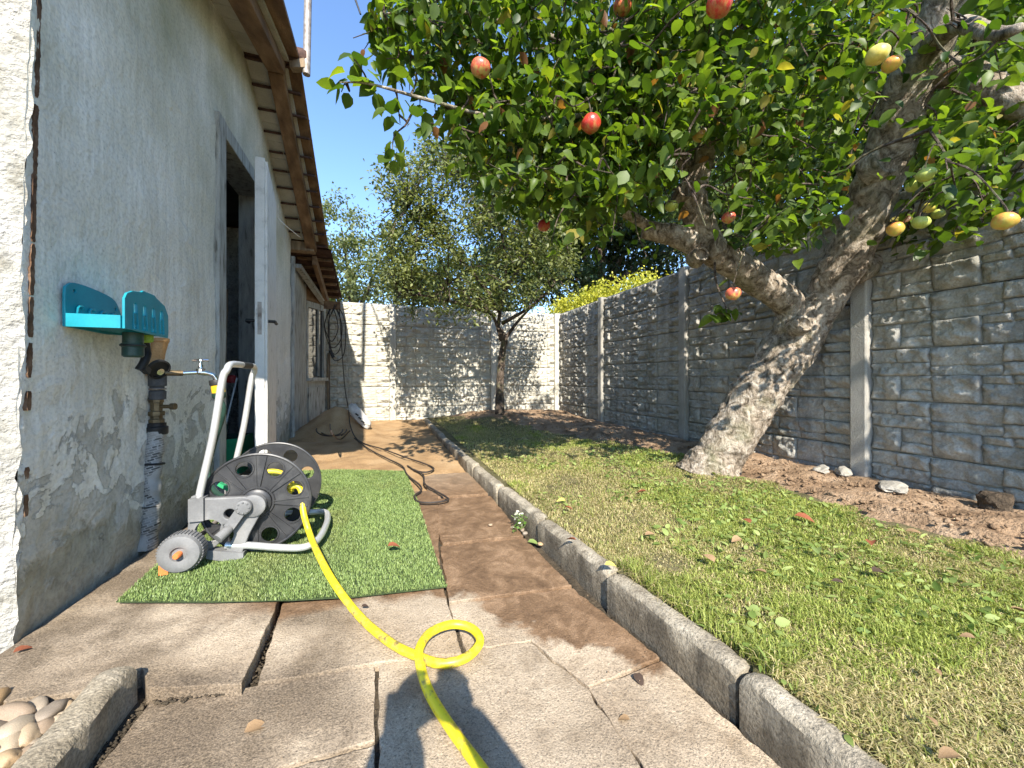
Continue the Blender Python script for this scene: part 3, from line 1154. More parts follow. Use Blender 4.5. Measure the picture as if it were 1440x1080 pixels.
# front wall (sunlit roughcast) with a ragged corner
zsn = np.linspace(-0.05, 2.42, 170)
xs = np.concatenate([np.linspace(0, 0.12, 22), np.linspace(0.16, 2.2, 14)])
V, F_ = [], []
for i, z in enumerate(zsn):
    for j, q in enumerate(xs):
        cy = corner_y(z)
        nn = n1(q * 12, z * 12, 0, 31, 4)
        rag = max(0, 1 - q / 0.04)
        V.append((XW + 0.002 - q + rag * 0.006 * n1(z * 20, q * 9, 3, 33, 4), cy - 0.006 * (1 - rag) + 0.006 * nn * (1 - 0.6 * rag) + rag * 0.004, z))
m_ = len(xs)
for i in range(len(zsn) - 1):
    for j in range(m_ - 1):
        F_.append((i * m_ + j, (i + 1) * m_ + j, (i + 1) * m_ + j + 1, i * m_ + j + 1))
me = bpy.data.meshes.new('front_wall')
me.from_pydata(V, [], F_)
fo = obj('front_wall', me, M_['front'], house, smooth=True)
fo['label'] = 'bright roughcast front wall in the sun'
# closing strip behind the ragged corner, rear and far walls
MB().box((XW - 2.3, 1.40, -0.05), (XW - 0.045, 1.44, 2.1)).build('core_wall', M_['front'], house)
MB().box((XW - 2.3, 4.26, -0.05), (XW - 0.12, 4.38, 2.1)).build('rear_wall', M_['front'], house)
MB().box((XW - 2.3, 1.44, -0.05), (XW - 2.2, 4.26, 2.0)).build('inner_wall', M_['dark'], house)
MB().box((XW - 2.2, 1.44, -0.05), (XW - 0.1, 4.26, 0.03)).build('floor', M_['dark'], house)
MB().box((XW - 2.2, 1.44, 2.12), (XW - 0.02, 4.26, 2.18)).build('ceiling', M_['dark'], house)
# wall behind the plaster (thickness and reveals)
rv = MB()
rv.box((XW - 0.16, 1.44, -0.05), (XW - 0.03, DY0 - 0.005, 2.12))
rv.box((XW - 0.16, DY1 + 0.005, -0.05), (XW - 0.03, 4.26, 2.12))
rv.box((XW - 0.16, DY0 - 0.005, DZ + 0.005), (XW - 0.03, DY1 + 0.005, 2.118))
rv.build('reveal', M_['peel_paint'], house)
# exposed rusty corner strip in broken pieces
segs = [(0.345, 0.40), (0.44, 0.47), (0.615, 0.665), (0.70, 0.79), (0.805, 0.91), (0.915, 1.05), (1.055, 1.42), (1.44, 1.92)]
for (z0, z1) in segs:
    n = max(6, int((z1 - z0) / 0.005))
    V, F_ = [], []
    for i in range(n + 1):
        za = z0 + (z1 - z0) * i / n
        en = min(1, min(i, n - i) / 2.0)
        yc = corner_y(za) + 0.026 + 0.001 * n1(za * 25, 1, 0, 44)
        wl_ = (0.0080 + 0.0018 * n1(za * 110, 0, 0, 41, 4)) * (0.6 + 0.4 * en)
        wr_ = (0.0075 + 0.0022 * n1(za * 110, 5, 0, 42, 4)) * (0.6 + 0.4 * en)
        X0 = XW + 0.0024 + 0.0004 * n1(za * 60, 9, 0, 43)
        V += [(XW - 0.012, yc - max(0.001, wl_), za), (X0, yc - max(0.001, wl_) * 0.8, za), (X0 - 0.001, yc, za), (X0, yc + max(0.001, wr_) * 0.8, za), (XW - 0.012, yc + max(0.001, wr_), za)]
    for i in range(n):
        for j in range(4):
            F_.append((i * 5 + j, (i + 1) * 5 + j, (i + 1) * 5 + j + 1, i * 5 + j + 1))
    MB().add(V, F_).build('corner_strip', M_['rust'], house)

# door frame
fr = MB()
fr.box((XW - 0.05, DY0 - 0.10, -0.02), (XW + 0.022, DY0, DZ + 0.09))
fr.box((XW - 0.05, DY1, -0.02), (XW + 0.022, DY1 + 0.055, DZ + 0.09))
fr.box((XW - 0.05, DY0, DZ), (XW + 0.020, DY1, DZ + 0.088))
frame = fr.build('door_frame', M_['peel_paint'], house, bevel=0.004)
MB().box((XW - 0.12, DY0, 0.03), (XW + 0.02, DY1, 0.055)).build('threshold', M_['raw_wood'], house)
# door leaf, ajar towards the camera
hx, hy = XW + 0.024, DY1 - 0.01
ex, ey = -0.742, 2.752
dv = Vector((ex - hx, ey - hy)).normalized()
nv = Vector((-dv.y, dv.x))          # thickness direction
TH_D = 0.052
leaf = MB()
L_ = (Vector((ex, ey)) - Vector((hx, hy))).length
q = [Vector((hx, hy)) + dv * 0.0, Vector((hx, hy)) + dv * L_]
for (z0, z1, t0, t1) in ((0.075, 2.06, 0, TH_D),):
    c = [q[0] + nv * t0, q[1] + nv * t0, q[1] + nv * t1, q[0] + nv * t1]
    leaf.hexa([(p.x, p.y, z0) for p in c] + [(p.x, p.y, z1) for p in c])
# rebate strip on the outside face
c = [q[0] + nv * TH_D, q[1] - dv * 0.012 + nv * TH_D, q[1] - dv * 0.012 + nv * (TH_D + 0.014), q[0] + nv * (TH_D + 0.014)]
leaf.hexa([(p.x, p.y, 0.09) for p in c] + [(p.x, p.y, 2.045) for p in c])
door = leaf.build('door', M_['white_paint'], house, bevel=0.003)
door['label'] = 'white painted door leaf standing ajar, seen edge-on'
mid = q[1] + nv * TH_D / 2
hz = 0.70 + (531 - 449) / FPX * 2.37
lp = MB()
for (za, zb) in ((hz - 0.09, hz + 0.11),):
    a_, b_ = mid - nv * 0.011, mid + nv * 0.011
    o_ = dv * 0.003
    lp.hexa([(a_.x, a_.y, za), (b_.x, b_.y, za), (b_.x + o_.x, b_.y + o_.y, za), (a_.x + o_.x, a_.y + o_.y, za),
             (a_.x, a_.y, zb), (b_.x, b_.y, zb), (b_.x + o_.x, b_.y + o_.y, zb), (a_.x + o_.x, a_.y + o_.y, zb)])
lp.build('lock_plate', M_['steel'], door)
hp = Vector((q[1].x, q[1].y)) - dv * 0.06
for sgn, nm_ in ((1, 'handle'), (-1, 'handle')):
    s0 = hp + nv * (TH_D if sgn > 0 else 0)
    s1 = s0 + nv * sgn * 0.05
    hb = MB().tube([(s0.x, s0.y, hz), (s1.x, s1.y, hz), (s1.x - dv.x * 0.02, s1.y - dv.y * 0.02, hz), (s1.x - dv.x * 0.11, s1.y - dv.y * 0.11, hz)], 0.010, 8)
    hb.build(nm_, M_['black'], door, smooth=True)
# hinge on the frame
hg = MB()
hc = onx(375, 310, XW + 0.035)
hg.cyl((XW + 0.036, DY1 + 0.02, 1.80), (XW + 0.036, DY1 + 0.02, 1.99), 0.015, n=10)
hg.cyl((XW + 0.036, DY1 + 0.02, 1.885), (XW + 0.036, DY1 + 0.02, 1.905), 0.018, n=10)
hg.build('hinge', M_['white_paint'], frame, smooth=True)

# soffit boards and rafters
XE = -0.52
bw = 0.125


def sl(y, dz=0.0):
    return roof_z(y) + dz


def seg_board(name, x0, x1, ya, yb, dz0, dz1, mat_, parent, bev=0.0):
    v = [(x0, ya, sl(ya, dz0)), (x1, ya, sl(ya, dz0)), (x1, yb, sl(yb, dz0)), (x0, yb, sl(yb, dz0)),
         (x0, ya, sl(ya, dz1)), (x1, ya, sl(ya, dz1)), (x1, yb, sl(yb, dz1)), (x0, yb, sl(yb, dz1))]
    return MB().hexa(v).build(name, mat_, parent, bevel=bev)


y = 3.01
while y < 4.36:
    seg_board('soffit_board', XW - 0.06, -0.62, y, min(y + bw, 4.40) - 0.003, 0.0, 0.022 + random.uniform(0, 0.006), M_['board_white'], house)
    y += bw
y = 2.99
while y > 0.9:
    seg_board('soffit_board', XW - 0.06, -0.60, y - bw + 0.003, y, 0.0, 0.022 + random.uniform(0, 0.006), M_['board_white'], house)
    y -= bw
seg_board('rafter', -0.735, -0.640, 3.004, 4.42, -0.085, -0.004, M_['brown_wood'], house, 0.006)
seg_board('rafter', -0.735, -0.625, 0.8, 2.996, -0.085, -0.004, M_['brown_wood'], house, 0.006)
# plate beam end and annex rail
MB().box((XW - 0.3, 4.38, 1.985), (-0.66, 4.50, 2.075)).build('plate_beam', M_['raw_wood'], house, bevel=0.006)

# roof with tiles
rf = MB()
for (ya, yb, e0, e1) in ((0.75, 3.0, -0.42, XE - 0.02), (3.0, 4.52, XE - 0.02, XE - 0.02)):
    rf.hexa([(-3.4, ya, sl(ya, 0.03)), (e0, ya, sl(ya, 0.03)), (e1, yb, sl(yb, 0.03)), (-3.4, yb, sl(yb, 0.03)),
             (-3.4, ya, sl(ya, 0.055)), (e0, ya, sl(ya, 0.055)), (e1, yb, sl(yb, 0.055)), (-3.4, yb, sl(yb, 0.055))])
roof = rf.build('roof', M_['brown_wood'], house)
tile_me = MB().hexa([(-0.10, -0.10, 0.0), (0.10, -0.10, 0.0), (0.10, 0.10, 0.010), (-0.10, 0.10, 0.010),
                     (-0.10, -0.10, 0.016), (0.10, -0.10, 0.016), (0.10, 0.10, 0.026), (-0.10, 0.10, 0.026)]).data('tile', 0.004, 1)
tile_me.materials.append(M_['tile'])
for side in (1, -1):
    n_rows = 11 if side > 0 else 16
    ang = math.atan(PITCH if side > 0 else PITCH_N)
    for r_ in range(n_rows):
        yy = 3.0 + side * (0.09 + r_ * 0.142)
        for c_ in range(5):
            xe = XE if side > 0 else (XE + 0.10 * (3.0 - yy) / 2.25)
            xx = xe - 0.138 - c_ * 0.203 + random.uniform(-0.008, 0.008)
            inst('tile', tile_me, None, roof, (xx, yy, sl(yy, 0.058)), (side * -ang + random.uniform(-.01, .01), 0, (0 if side < 0 else math.pi) + random.uniform(-.015, .015)))
for yy in np.arange(0, 5):
    MB().tube([(-0.49 - yy * 0.28, 3.0, 2.90), (-0.77 - yy * 0.28, 3.0, 2.90)], [0.062, 0.066], 10).build('ridge_tile', M_['tile'], roof, smooth=True)

# annex: boarded door, angled window bay, low corrugated roof
ax = house
bd = thing('x', '', '', (0, 0, 0))
bpy.data.objects.remove(bd)
bdoor = MB().box((XW - 0.06, 4.40, 0.04), (XW - 0.012, 5.16, 1.86)).build('boarded_door', M_['peel_paint'], house)
y = 4.41
k = 0
while y < 5.14:
    wd = 0.085 + 0.02 * random.random()
    MB().box((XW - 0.012, y, 0.09), (XW + 0.006 + 0.005 * random.random(), min(y + wd, 5.15) - 0.006, 1.80)).build('plank', M_['peel_paint'], bdoor, bevel=0.002)
    y += wd
MB().box((XW + 0.0, 4.385, 0.03), (XW + 0.03, 4.425, 1.92)).build('door_post', M_['peel_paint'], house)
wa, wb = Vector((-0.862, 5.17)), Vector((-0.70, 5.50))
wd_ = (wb - wa).normalized()
wn2 = Vector((wd_.y, -wd_.x))


def wq(t, z, o=0.0):
    p = wa + (wb - wa) * t + wn2 * o
    return (p.x, p.y, z)


def wbox(mb, t0, t1, z0, z1, o0, o1):
    mb.hexa([wq(t0, z0, o0), wq(t1, z0, o0), wq(t1, z0, o1), wq(t0, z0, o1), wq(t0, z1, o0), wq(t1, z1, o0), wq(t1, z1, o1), wq(t0, z1, o1)])
    return mb


wbox(MB(), 0, 1, 0.05, 0.66, -0.05, 0.0).build('annex_wall', M_['peel_paint'], house)
wbox(MB(), 0.08, 0.94, 0.12, 0.58, 0.0, 0.012).build('wall_panel', M_['peel_paint'], house)
win = MB()
wbox(win, 0.0, 0.07, 0.66, 1.62, -0.04, 0.012)
wbox(win, 0.90, 1.0, 0.66, 1.62, -0.04, 0.012)
wbox(win, 0.07, 0.90, 1.55, 1.62, -0.04, 0.012)
wbox(win, 0.62, 0.66, 0.72, 1.55, -0.03, 0.006)
window = win.build('window', M_['peel_paint'], house)
wbox(MB(), -0.01, 1.03, 0.66, 0.70, 0.013, 0.05).build('sill', M_['peel_paint'], window)
wbox(MB(), 0.07, 0.62, 0.70, 1.55, -0.022, -0.016).build('pane', M_['glass'], window)
wbox(MB(), 0.66, 0.90, 0.70, 1.55, -0.022, -0.016).build('pane', M_['glass'], window)
wbox(MB(), 0, 1, 1.62, 1.80, -0.05, 0.0).build('lintel', M_['brown_wood'], house)
MB().box((-2.6, 5.52, 0.0), (-0.74, 5.58, 1.7)).build('annex_end_wall', M_['peel_paint'], house)
# corrugated annex roof
nx, ny = 90, 2
V, F_ = [], []
A0, A1 = (4.46, 2.035), (5.60, 1.755)
nyy = 60
for i in range(nyy + 1):
    t = i / nyy
    yy = A0[0] + (A1[0] - A0[0]) * t
    zz = A0[1] + (A1[1] - A0[1]) * t
    wv = 0.010 * math.sin(t * 2 * math.pi * 15)
    V.append((XE + 0.01, yy, zz + wv))
    V.append((-2.6, yy, zz + wv))
    V.append((XE + 0.01, yy, zz + wv + 0.012))
    V.append((-2.6, yy, zz + wv + 0.012))
for i in range(nyy):
    a, b = i * 4, (i + 1) * 4
    F_ += [(a, a + 1, b + 1, b), (a + 2, b + 2, b + 3, a + 3), (a, b, b + 2, a + 2), (a + 1, a + 3, b + 3, b + 1)]
MB().add(V, F_).build('annex_roof', M_['tile'], house)
for i in range(6):
    t = (i + 0.5) / 6
    yy = A0[0] + 0.1 + (A1[0] - A0[0] - 0.1) * t
    zz = A0[1] + (A1[1] - A0[1]) * t - 0.035
    MB().box((-0.86, yy - 0.02, zz - 0.012), (XE - 0.01, yy + 0.02, zz + 0.012)).build('batten', M_['brown_wood'], house)
MB().hexa([(-0.70, 4.52, 1.885), (-0.655, 4.52, 1.885), (-0.655, 5.58, 1.62), (-0.70, 5.58, 1.62), (-0.70, 4.52, 1.98), (-0.655, 4.52, 1.98), (-0.655, 5.58, 1.715), (-0.70, 5.58, 1.715)]).build('fascia_board', M_['brown_wood'], house, bevel=0.004)
MB().hexa([(-0.86, 4.52, 1.84), (-0.80, 4.52, 1.84), (-0.66, 5.58, 1.60), (-0.72, 5.58, 1.60), (-0.86, 4.52, 1.88), (-0.80, 4.52, 1.88), (-0.66, 5.58, 1.64), (-0.72, 5.58, 1.64)]).build('rail', M_['peel_paint'], house)

# thin cable from the door hinge to the beam
cb = tag(obj('cable', MB().tube(crom([onx(371, 272, XW + 0.03), onx(390, 305, XW + 0.05), onx(405, 320, XW + 0.10), ony(424, 335, 4.33)], 6), 0.0045, 6).data('cable'), M_['white_cable']), 'thin pale cable running from the door frame up to the beam end', 'cable')

# mast on the roof edge
mast = thing('mast', 'weathered steel tube bolted to the roof verge, standing up into the sky', 'pole', (-0.47, 3.0, 2.75))
mb_, mt_ = atd(431, 105, 2.66), atd(436, -160, 2.66)
MB().tube([mb_, mt_], 0.024, 14).build('tube', M_['steel'], mast, smooth=True)
MB().bar(mb_ + Vector((-0.10, 0.02, 0.065)), mb_ + Vector((-0.005, 0.0, 0.075)), 0.05, 0.085).build('bracket', M_['raw_wood'], mast)
tip = atd(507, 20, 2.6)
MB().tube([mt_, mt_.lerp(tip, 0.5) + Vector((0, 0, 0.05)), tip], [0.014, 0.010, 0.006], 8).build('boom', M_['black'], mast, smooth=True)

# things inside the doorway
tools = [((-1.05, 2.98, 0.05), (-1.17, 3.40, 1.15), 0.022, 'grey_plastic', 'grey plastic tube leaning inside the dark doorway', 'tube', 'tube'),
         ((-1.02, 3.05, 0.05), (-1.10, 3.40, 1.35), 0.016, 'raw_wood', 'wooden tool handle leaning in the corner of the dark doorway', 'tool_handle', 'tool handle'),
         ((-1.12, 3.05, 0.05), (-1.22, 3.42, 0.95), 0.030, 'black', 'thick black pole leaning behind the door leaf', 'pole', 'pole'),
         ((-1.20, 3.10, 0.05), (-1.30, 3.45, 1.5), 0.014, 'raw_wood', 'tall thin wooden handle at the back of the doorway', 'tool_handle', 'tool handle')]
for a, b, r_, m__, lab, nme, ct in tools:
    tag(MB().tube([a, b], r_, 10).build(nme, M_[m__], None, smooth=True), lab, ct)
sw = thing('stick', 'slim white stick with a dark foot standing inside the doorway', 'stick', onx(320, 680, -0.96))
pa, pbb = onx(317, 598, -0.95), onx(333, 532, -0.97)
MB().tube([pa, pbb], 0.0055, 8).build('shaft', M_['white_cable'], sw, smooth=True)
MB().tube([pa + (pa - pbb) * 0.45, pa], [0.022, 0.016], 8).build('foot', M_['green_plastic'], sw, smooth=True)
rp = onx(326, 533, -1.04)
rd = thing('lantern', 'small red plastic cap showing deep inside the doorway', 'cap', rp - Vector((0, 0, 0.02)))
MB().lathe([(0.01, -0.03), (0.03, -0.025), (0.032, 0.0), (0.022, 0.025), (0.008, 0.03)], rp, n=14).build('cap', M_['red'], rd, smooth=True)
cr = thing('crate', 'dark green crate on the floor just inside the doorway', 'crate', (-0.96, 3.12, 0.056))
cm = MB()
cm.box((-1.04, 2.98, 0.056), (-0.90, 3.26, 0.075))
cm.build('base', M_['green_plastic'], cr)
for (a, b) in (((-1.05, 2.97, 0.056), (-1.04, 3.27, 0.30)), ((-0.90, 2.97, 0.056), (-0.89, 3.27, 0.30)), ((-1.04, 2.97, 0.056), (-0.90, 2.98, 0.30)), ((-1.04, 3.26, 0.056), (-0.90, 3.27, 0.30))):
    MB().box(a, b).build('side', M_['emerald'] if a[1] < 2.975 and a[0] > -1.045 else M_['green_plastic'], cr)

# ------------------------------------------------------------------ concrete fences
SP, PH = 1.405, 0.282
PL = 1.32


def stone_layout(seed):  # irregular ashlar, two courses with splits
    r_ = random.Random(seed)
    out = []
    for (v0, v1) in ((0.0, 0.52), (0.52, 1.0)):
        x = 0.0
        while x < PL - 0.02:
            w_ = r_.choice([0.13, 0.17, 0.20, 0.25, 0.31, 0.36])
            x1 = min(PL, x + w_)
            if PL - x1 < 0.07:
                x1 = PL
            k = r_.random()
            if k < 0.22 and x1 - x < 0.26:
                out.append((x, x1, v0, v1))
            else:
                c = v0 + (v1 - v0) * r_.uniform(0.25, 0.75)
                for (a, b) in ((v0, c), (c, v1)):
                    if x1 - x > 0.19 and r_.random() < 0.6:
                        s = x + (x1 - x) * r_.uniform(0.35, 0.65)
                        out.append((x, s, a, b))
                        out.append((s, x1, a, b))
                    else:
                        out.append((x, x1, a, b))
            x = x1
    return out


def stone_mesh(x0, x1, z0, z1, seed):
    """rock-faced block in panel coordinates: front towards -y"""
    r_ = random.Random(seed)
    g = 0.0018
    x0 += g
    x1 -= g
    z0 += g
    z1 -= g
    L, H = x1 - x0, z1 - z0
    nx, nz = max(6, int(L / 0.0095)), max(5, int(H / 0.009))
    xs = np.linspace(0, 1, nx + 1)
    zs = np.linspace(0, 1, nz + 1)
    X, Z = np.meshgrid(xs, zs)
    x = x0 + X.ravel() * L
    z = z0 + Z.ravel() * H
    ex = np.minimum(X.ravel(), 1 - X.ravel()) * L
    ez = np.minimum(Z.ravel(), 1 - Z.ravel()) * H
    P = np.stack([x * 17, z * 20, x * 0 + seed], 1)
    nzs = fbm(P, seed, 4)
    fine = fbm(P * 3.5, seed + 5, 3)
    prot = r_.uniform(0.006, 0.024)
    tilt_x, tilt_z = r_.uniform(-0.008, 0.008), r_.uniform(-0.004, 0.008)
    e = np.minimum(ex, ez)
    h = prot + 0.017 * nzs + 0.008 * fine + tilt_x * (X.ravel() * 2 - 1) + tilt_z * (Z.ravel() * 2 - 1)
    h = np.clip(h, 0.003, 0.045) * np.clip(0.66 + e / 0.016, 0, 1)
    h = np.maximum(h, 0.002)
    jx = 0.004 * fbm(np.stack([z * 30, x * 0 + seed, x * 0], 1), seed + 9, 2)
    jz = 0.004 * fbm(np.stack([x * 22, x * 0 + seed, x * 0 + 3], 1), seed + 11, 2)
    interior = np.clip(e / 0.01, 0, 1)
    V = np.stack([x + jx * (0.5 + 0.5 * interior), -h, z + jz * (0.5 + 0.5 * interior)], 1)
    i = np.arange((nx + 1) * (nz + 1)).reshape(nz + 1, nx + 1)
    F = np.stack([i[:-1, :-1].ravel(), i[:-1, 1:].ravel(), i[1:, 1:].ravel(), i[1:, :-1].ravel()], 1)
    # border skirt back to the panel
    ring = list(i[0, :]) + list(i[1:, -1]) + list(i[-1, -2::-1]) + list(i[-2:0:-1, 0])
    nb = len(V)
    back = V[ring].copy()
    back[:, 1] = 0.004
    V = np.concatenate([V, back])
    m_ = len(ring)
    sk = np.array([(ring[k], nb + k, nb + (k + 1) % m_, ring[(k + 1) % m_]) for k in range(m_)])
    F = np.concatenate([F, sk])
    return V, F


LAY = stone_layout(12)
ST = []
for k, (x0, x1, v0, v1) in enumerate(LAY):
    z1, z0 = PH - 0.004 - v0 * (PH - 0.008), PH - 0.004 - v1 * (PH - 0.008)
    ST.append((stone_mesh(x0, x1, z0, z1, 100 + k * 3), (x0 + x1) / 2))
stone_me = []
for k, ((V, F), xc) in enumerate(ST):
    me = np_mesh('stone', V, F, smooth=False)
    me.materials.append(M_['concrete'])
    stone_me.append((me, xc))


def joined(name, sel):
    Vs, Fs, b = [], [], 0
    for (V, F), xc in sel:
        Vs.append(V)
        Fs.append(F + b)
        b += len(V)
    me = np_mesh(name, np.concatenate(Vs), np.concatenate(Fs), smooth=False)
    me.materials.append(M_['concrete'])
    return me


facing_all = joined('stone_facing', ST)
facing_far = joined('stone_facing', [s for s in ST if s[1] >= 0.66])
panel_me = MB().box((-0.02, 0.0, 0.0025), (PL + 0.02, 0.022, PH - 0.0025)).box((-0.02, 0.0235, -0.004), (PL + 0.02, 0.036, PH + 0.0)).box((-0.02, 0.0215, PH - 0.02), (PL + 0.02, 0.030, PH + 0.016)).data('panel')
panel_me.materials.append(M_['concrete'])


def post_mesh(h):
    mb = MB()
    w_, pr, bk = 0.043, 0.055, 0.06
    pts = [(-w_ + 0.008, -pr), (w_ - 0.008, -pr), (w_, -pr + 0.008), (w_, bk), (-w_, bk), (-w_, -pr + 0.008)]
    n = len(pts)
    V = [(x, y, 0) for x, y in pts] + [(x, y, h) for x, y in pts]
    F_ = [tuple(reversed(range(n))), tuple(range(n, 2 * n))] + [(i, (i + 1) % n, n + (i + 1) % n, n + i) for i in range(n)]
    return mb.add(V, F_).data('post')


post_me = post_mesh(1.735)
post_me.materials.append(M_['post'])


def fence(name, label, base, posts, rotz, zb, singles, skip_first=False, over=None):
    """posts: list of positions along the run from its far/left end"""
    t = thing(name, label, 'fence', base)
    dx = Vector((math.cos(rotz), math.sin(rotz), 0))
    for i, (p, z0) in enumerate(zip(posts, zb)):
        if skip_first and i == 0:
            continue
        inst('post', post_me, None, t, (p[0], p[1], z0 - 0.12), (0, 0, rotz))
    for i in range(len(posts) - 1):
        a, b = Vector(posts[i]), Vector(posts[i + 1])
        span = (b - a).length - 0.086
        sc = span / PL
        o3 = Vector((a.x, a.y, 0)) + dx * 0.043
        for r_ in range(6):
            z = (zb[i] + zb[i + 1]) / 2 - 0.095 + r_ * PH
            yo = random.uniform(-0.003, 0.003)
            loc = (o3.x - dx.y * yo, o3.y + dx.x * yo, z)
            pn = inst('panel', panel_me, None, t, loc, (0, 0, rotz), (sc, 1, 1))
            if i in singles:
                lim = singles[i]
                for me, xc in stone_me:
                    if xc < lim:
                        s_ = bpy.data.objects.new('stone', me)
                        COL.objects.link(s_)
                        s_.parent = pn
                if lim < 1:
                    f_ = bpy.data.objects.new('stone_facing', facing_far)
                    COL.objects.link(f_)
                    f_.parent = pn
                    f_['kind'] = 'stuff'
            else:
                f_ = bpy.data.objects.new('stone_facing', facing_all)
                COL.objects.link(f_)
                f_.parent = pn
                f_['kind'] = 'stuff'
    if over is not None:
        for c in list(t.children) + [g for c in t.children for g in c.children]:
            c.material_slots[0].link = 'OBJECT'
            c.material_slots[0].material = over
    return t


fr_posts = [(XF, YR + 0.02), (XF, 4.33), (XF, 2.90), (XF, 1.50), (XF, 0.095), (XF, -1.31)]
zb = [0.105 + 0.0 for p in fr_posts]
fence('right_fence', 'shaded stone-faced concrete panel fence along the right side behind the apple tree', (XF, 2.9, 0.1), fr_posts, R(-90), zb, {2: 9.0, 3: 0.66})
rr_posts = [(-1.32, YR), (0.137, YR), (1.585, YR), (2.63, YR)]
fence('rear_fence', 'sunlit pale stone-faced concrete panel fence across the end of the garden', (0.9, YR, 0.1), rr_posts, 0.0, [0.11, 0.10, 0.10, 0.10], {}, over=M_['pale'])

# ------------------------------------------------------------------ turf mat
tp = [onp(163, 845, 0.042), onp(300, 845, 0.042), onp(385, 843, 0.041), onp(405, 843, 0.030), onp(500, 838, 0.022), onp(628, 824, 0.020), onp(607, 765, 0.020), onp(588, 705, 0.021), onp(570, 662, 0.026), onp(480, 660, 0.036), onp(395, 662, 0.042), onp(330, 690, 0.042), onp(222, 792, 0.042)]
mat_t = thing('artificial_turf_mat', 'green artificial turf mat laid on the slabs under the hose reel', 'mat', (tp[0] + tp[5] + tp[9]) / 3 - Vector((0, 0, 0.02)))
mbt = MB()
n = len(tp)
tl_ = bmesh.new()
for p in tp:
    tl_.verts.new(p - Vector((0, 0, 0.002)))
tl_.faces.new(tl_.verts)
bmesh.ops.triangulate(tl_, faces=tl_.faces)
tl_.verts.index_update()
mbt.add([p - Vector((0, 0, 0.002)) for p in tp] + [p - Vector((0, 0, 0.005)) for p in tp], [tuple(v.index for v in f.verts) for f in tl_.faces] + [(i, n + i, n + (i + 1) % n, (i + 1) % n) for i in range(n)])
mbt.build('backing', M_['turfbase'], mat_t)


def inside(poly, x, y):
    x, y = np.asarray(x), np.asarray(y)
    c = np.zeros(x.shape, bool)
    n = len(poly)
    j = n - 1
    for i in range(n):
        xi, yi = poly[i][0], poly[i][1]
        xj, yj = poly[j][0], poly[j][1]
        t = ((yi > y) != (yj > y)) & (x < (xj - xi) * (y - yi) / (yj - yi + 1e-12) + xi)
        c ^= t
        j = i
    return c


def blades(name, x, y, z, L, W, lean, cols, mat_, parent=None, seg=2, dirang=None):
    N = len(x)
    a = rng.uniform(0, 2 * math.pi, N) if dirang is None else dirang
    side = np.stack([np.cos(a), np.sin(a), a * 0], 1)
    fwd = np.stack([-np.sin(a), np.cos(a), a * 0], 1)
    p0 = np.stack([x, y, z], 1)
    up = np.array([0, 0, 1.0])
    l1 = lean[:, None]
    mid = p0 + up * (L * 0.55)[:, None] + fwd * l1 * (L * 0.25)[:, None]
    tip_ = p0 + up * (L * (1.0 - 0.42 * lean))[:, None] + fwd * l1 * (L * 0.85)[:, None]
    w_ = (W / 2)[:, None]
    if seg == 2:
        V = np.stack([p0 - side * w_, p0 + side * w_, mid + side * w_ * 0.8, mid - side * w_ * 0.8, tip_], 1).reshape(-1, 3)
        b = np.arange(N)[:, None] * 5
        F = np.concatenate([b + np.array([[0, 1, 2]]), b + np.array([[0, 2, 3]]), b + np.array([[3, 2, 4]])])
        cc = np.repeat(cols, 5, 0)
    else:
        V = np.stack([p0 - side * w_, p0 + side * w_, tip_], 1).reshape(-1, 3)
        b = np.arange(N)[:, None] * 3
        F = b + np.array([[0, 1, 2]])
        cc = np.repeat(cols, 3, 0)
    return obj(name, np_mesh(name, V, F, cc), mat_, parent)


txs = np.array([p.x for p in tp])
tys = np.array([p.y for p in tp])
N = 150000
x = rng.uniform(txs.min(), txs.max(), N)
y = rng.uniform(tys.min(), tys.max(), N)
kp = inside([(p.x, p.y) for p in tp], x, y)
x, y = x[kp], y[kp]
z = np.full(len(x), -1.0)
for f in tl_.faces:
    a, b, c = [v.co for v in f.verts]
    den = (b.y - c.y) * (a.x - c.x) + (c.x - b.x) * (a.y - c.y)
    if abs(den) < 1e-9:
        continue
    w0 = ((b.y - c.y) * (x - c.x) + (c.x - b.x) * (y - c.y)) / den
    w1 = ((c.y - a.y) * (x - c.x) + (a.x - c.x) * (y - c.y)) / den
    w2 = 1 - w0 - w1
    k = (w0 >= -1e-6) & (w1 >= -1e-6) & (w2 >= -1e-6)
    z[k] = (w0 * a.z + w1 * b.z + w2 * c.z)[k] - 0.001
tl_.free()
x, y, z = x[z > -0.5], y[z > -0.5], z[z > -0.5]
L = rng.uniform(0.007, 0.014, len(x))
tt = rng.random(len(x))[:, None]
cl = np.array([[0.10, 0.16, 0.045]]) * (1 - tt) + np.array([[0.29, 0.37, 0.125]]) * tt
pl = fbm(np.stack([x * 5, y * 5, x * 0], 1), 61, 4)[:, None]
cl = cl * (1.1 - 0.2 * np.clip(pl, -0.5, 1)) + np.clip(pl - 0.2, 0, 1) * np.array([[0.07, 0.05, 0.02]])
bl = blades('blade', x, y, z, L, rng.uniform(0.0022, 0.0038, len(x)), rng.uniform(0.2, 1.1, len(x)), cl, M_['turf'], mat_t, seg=1)
bl['kind'] = 'stuff'

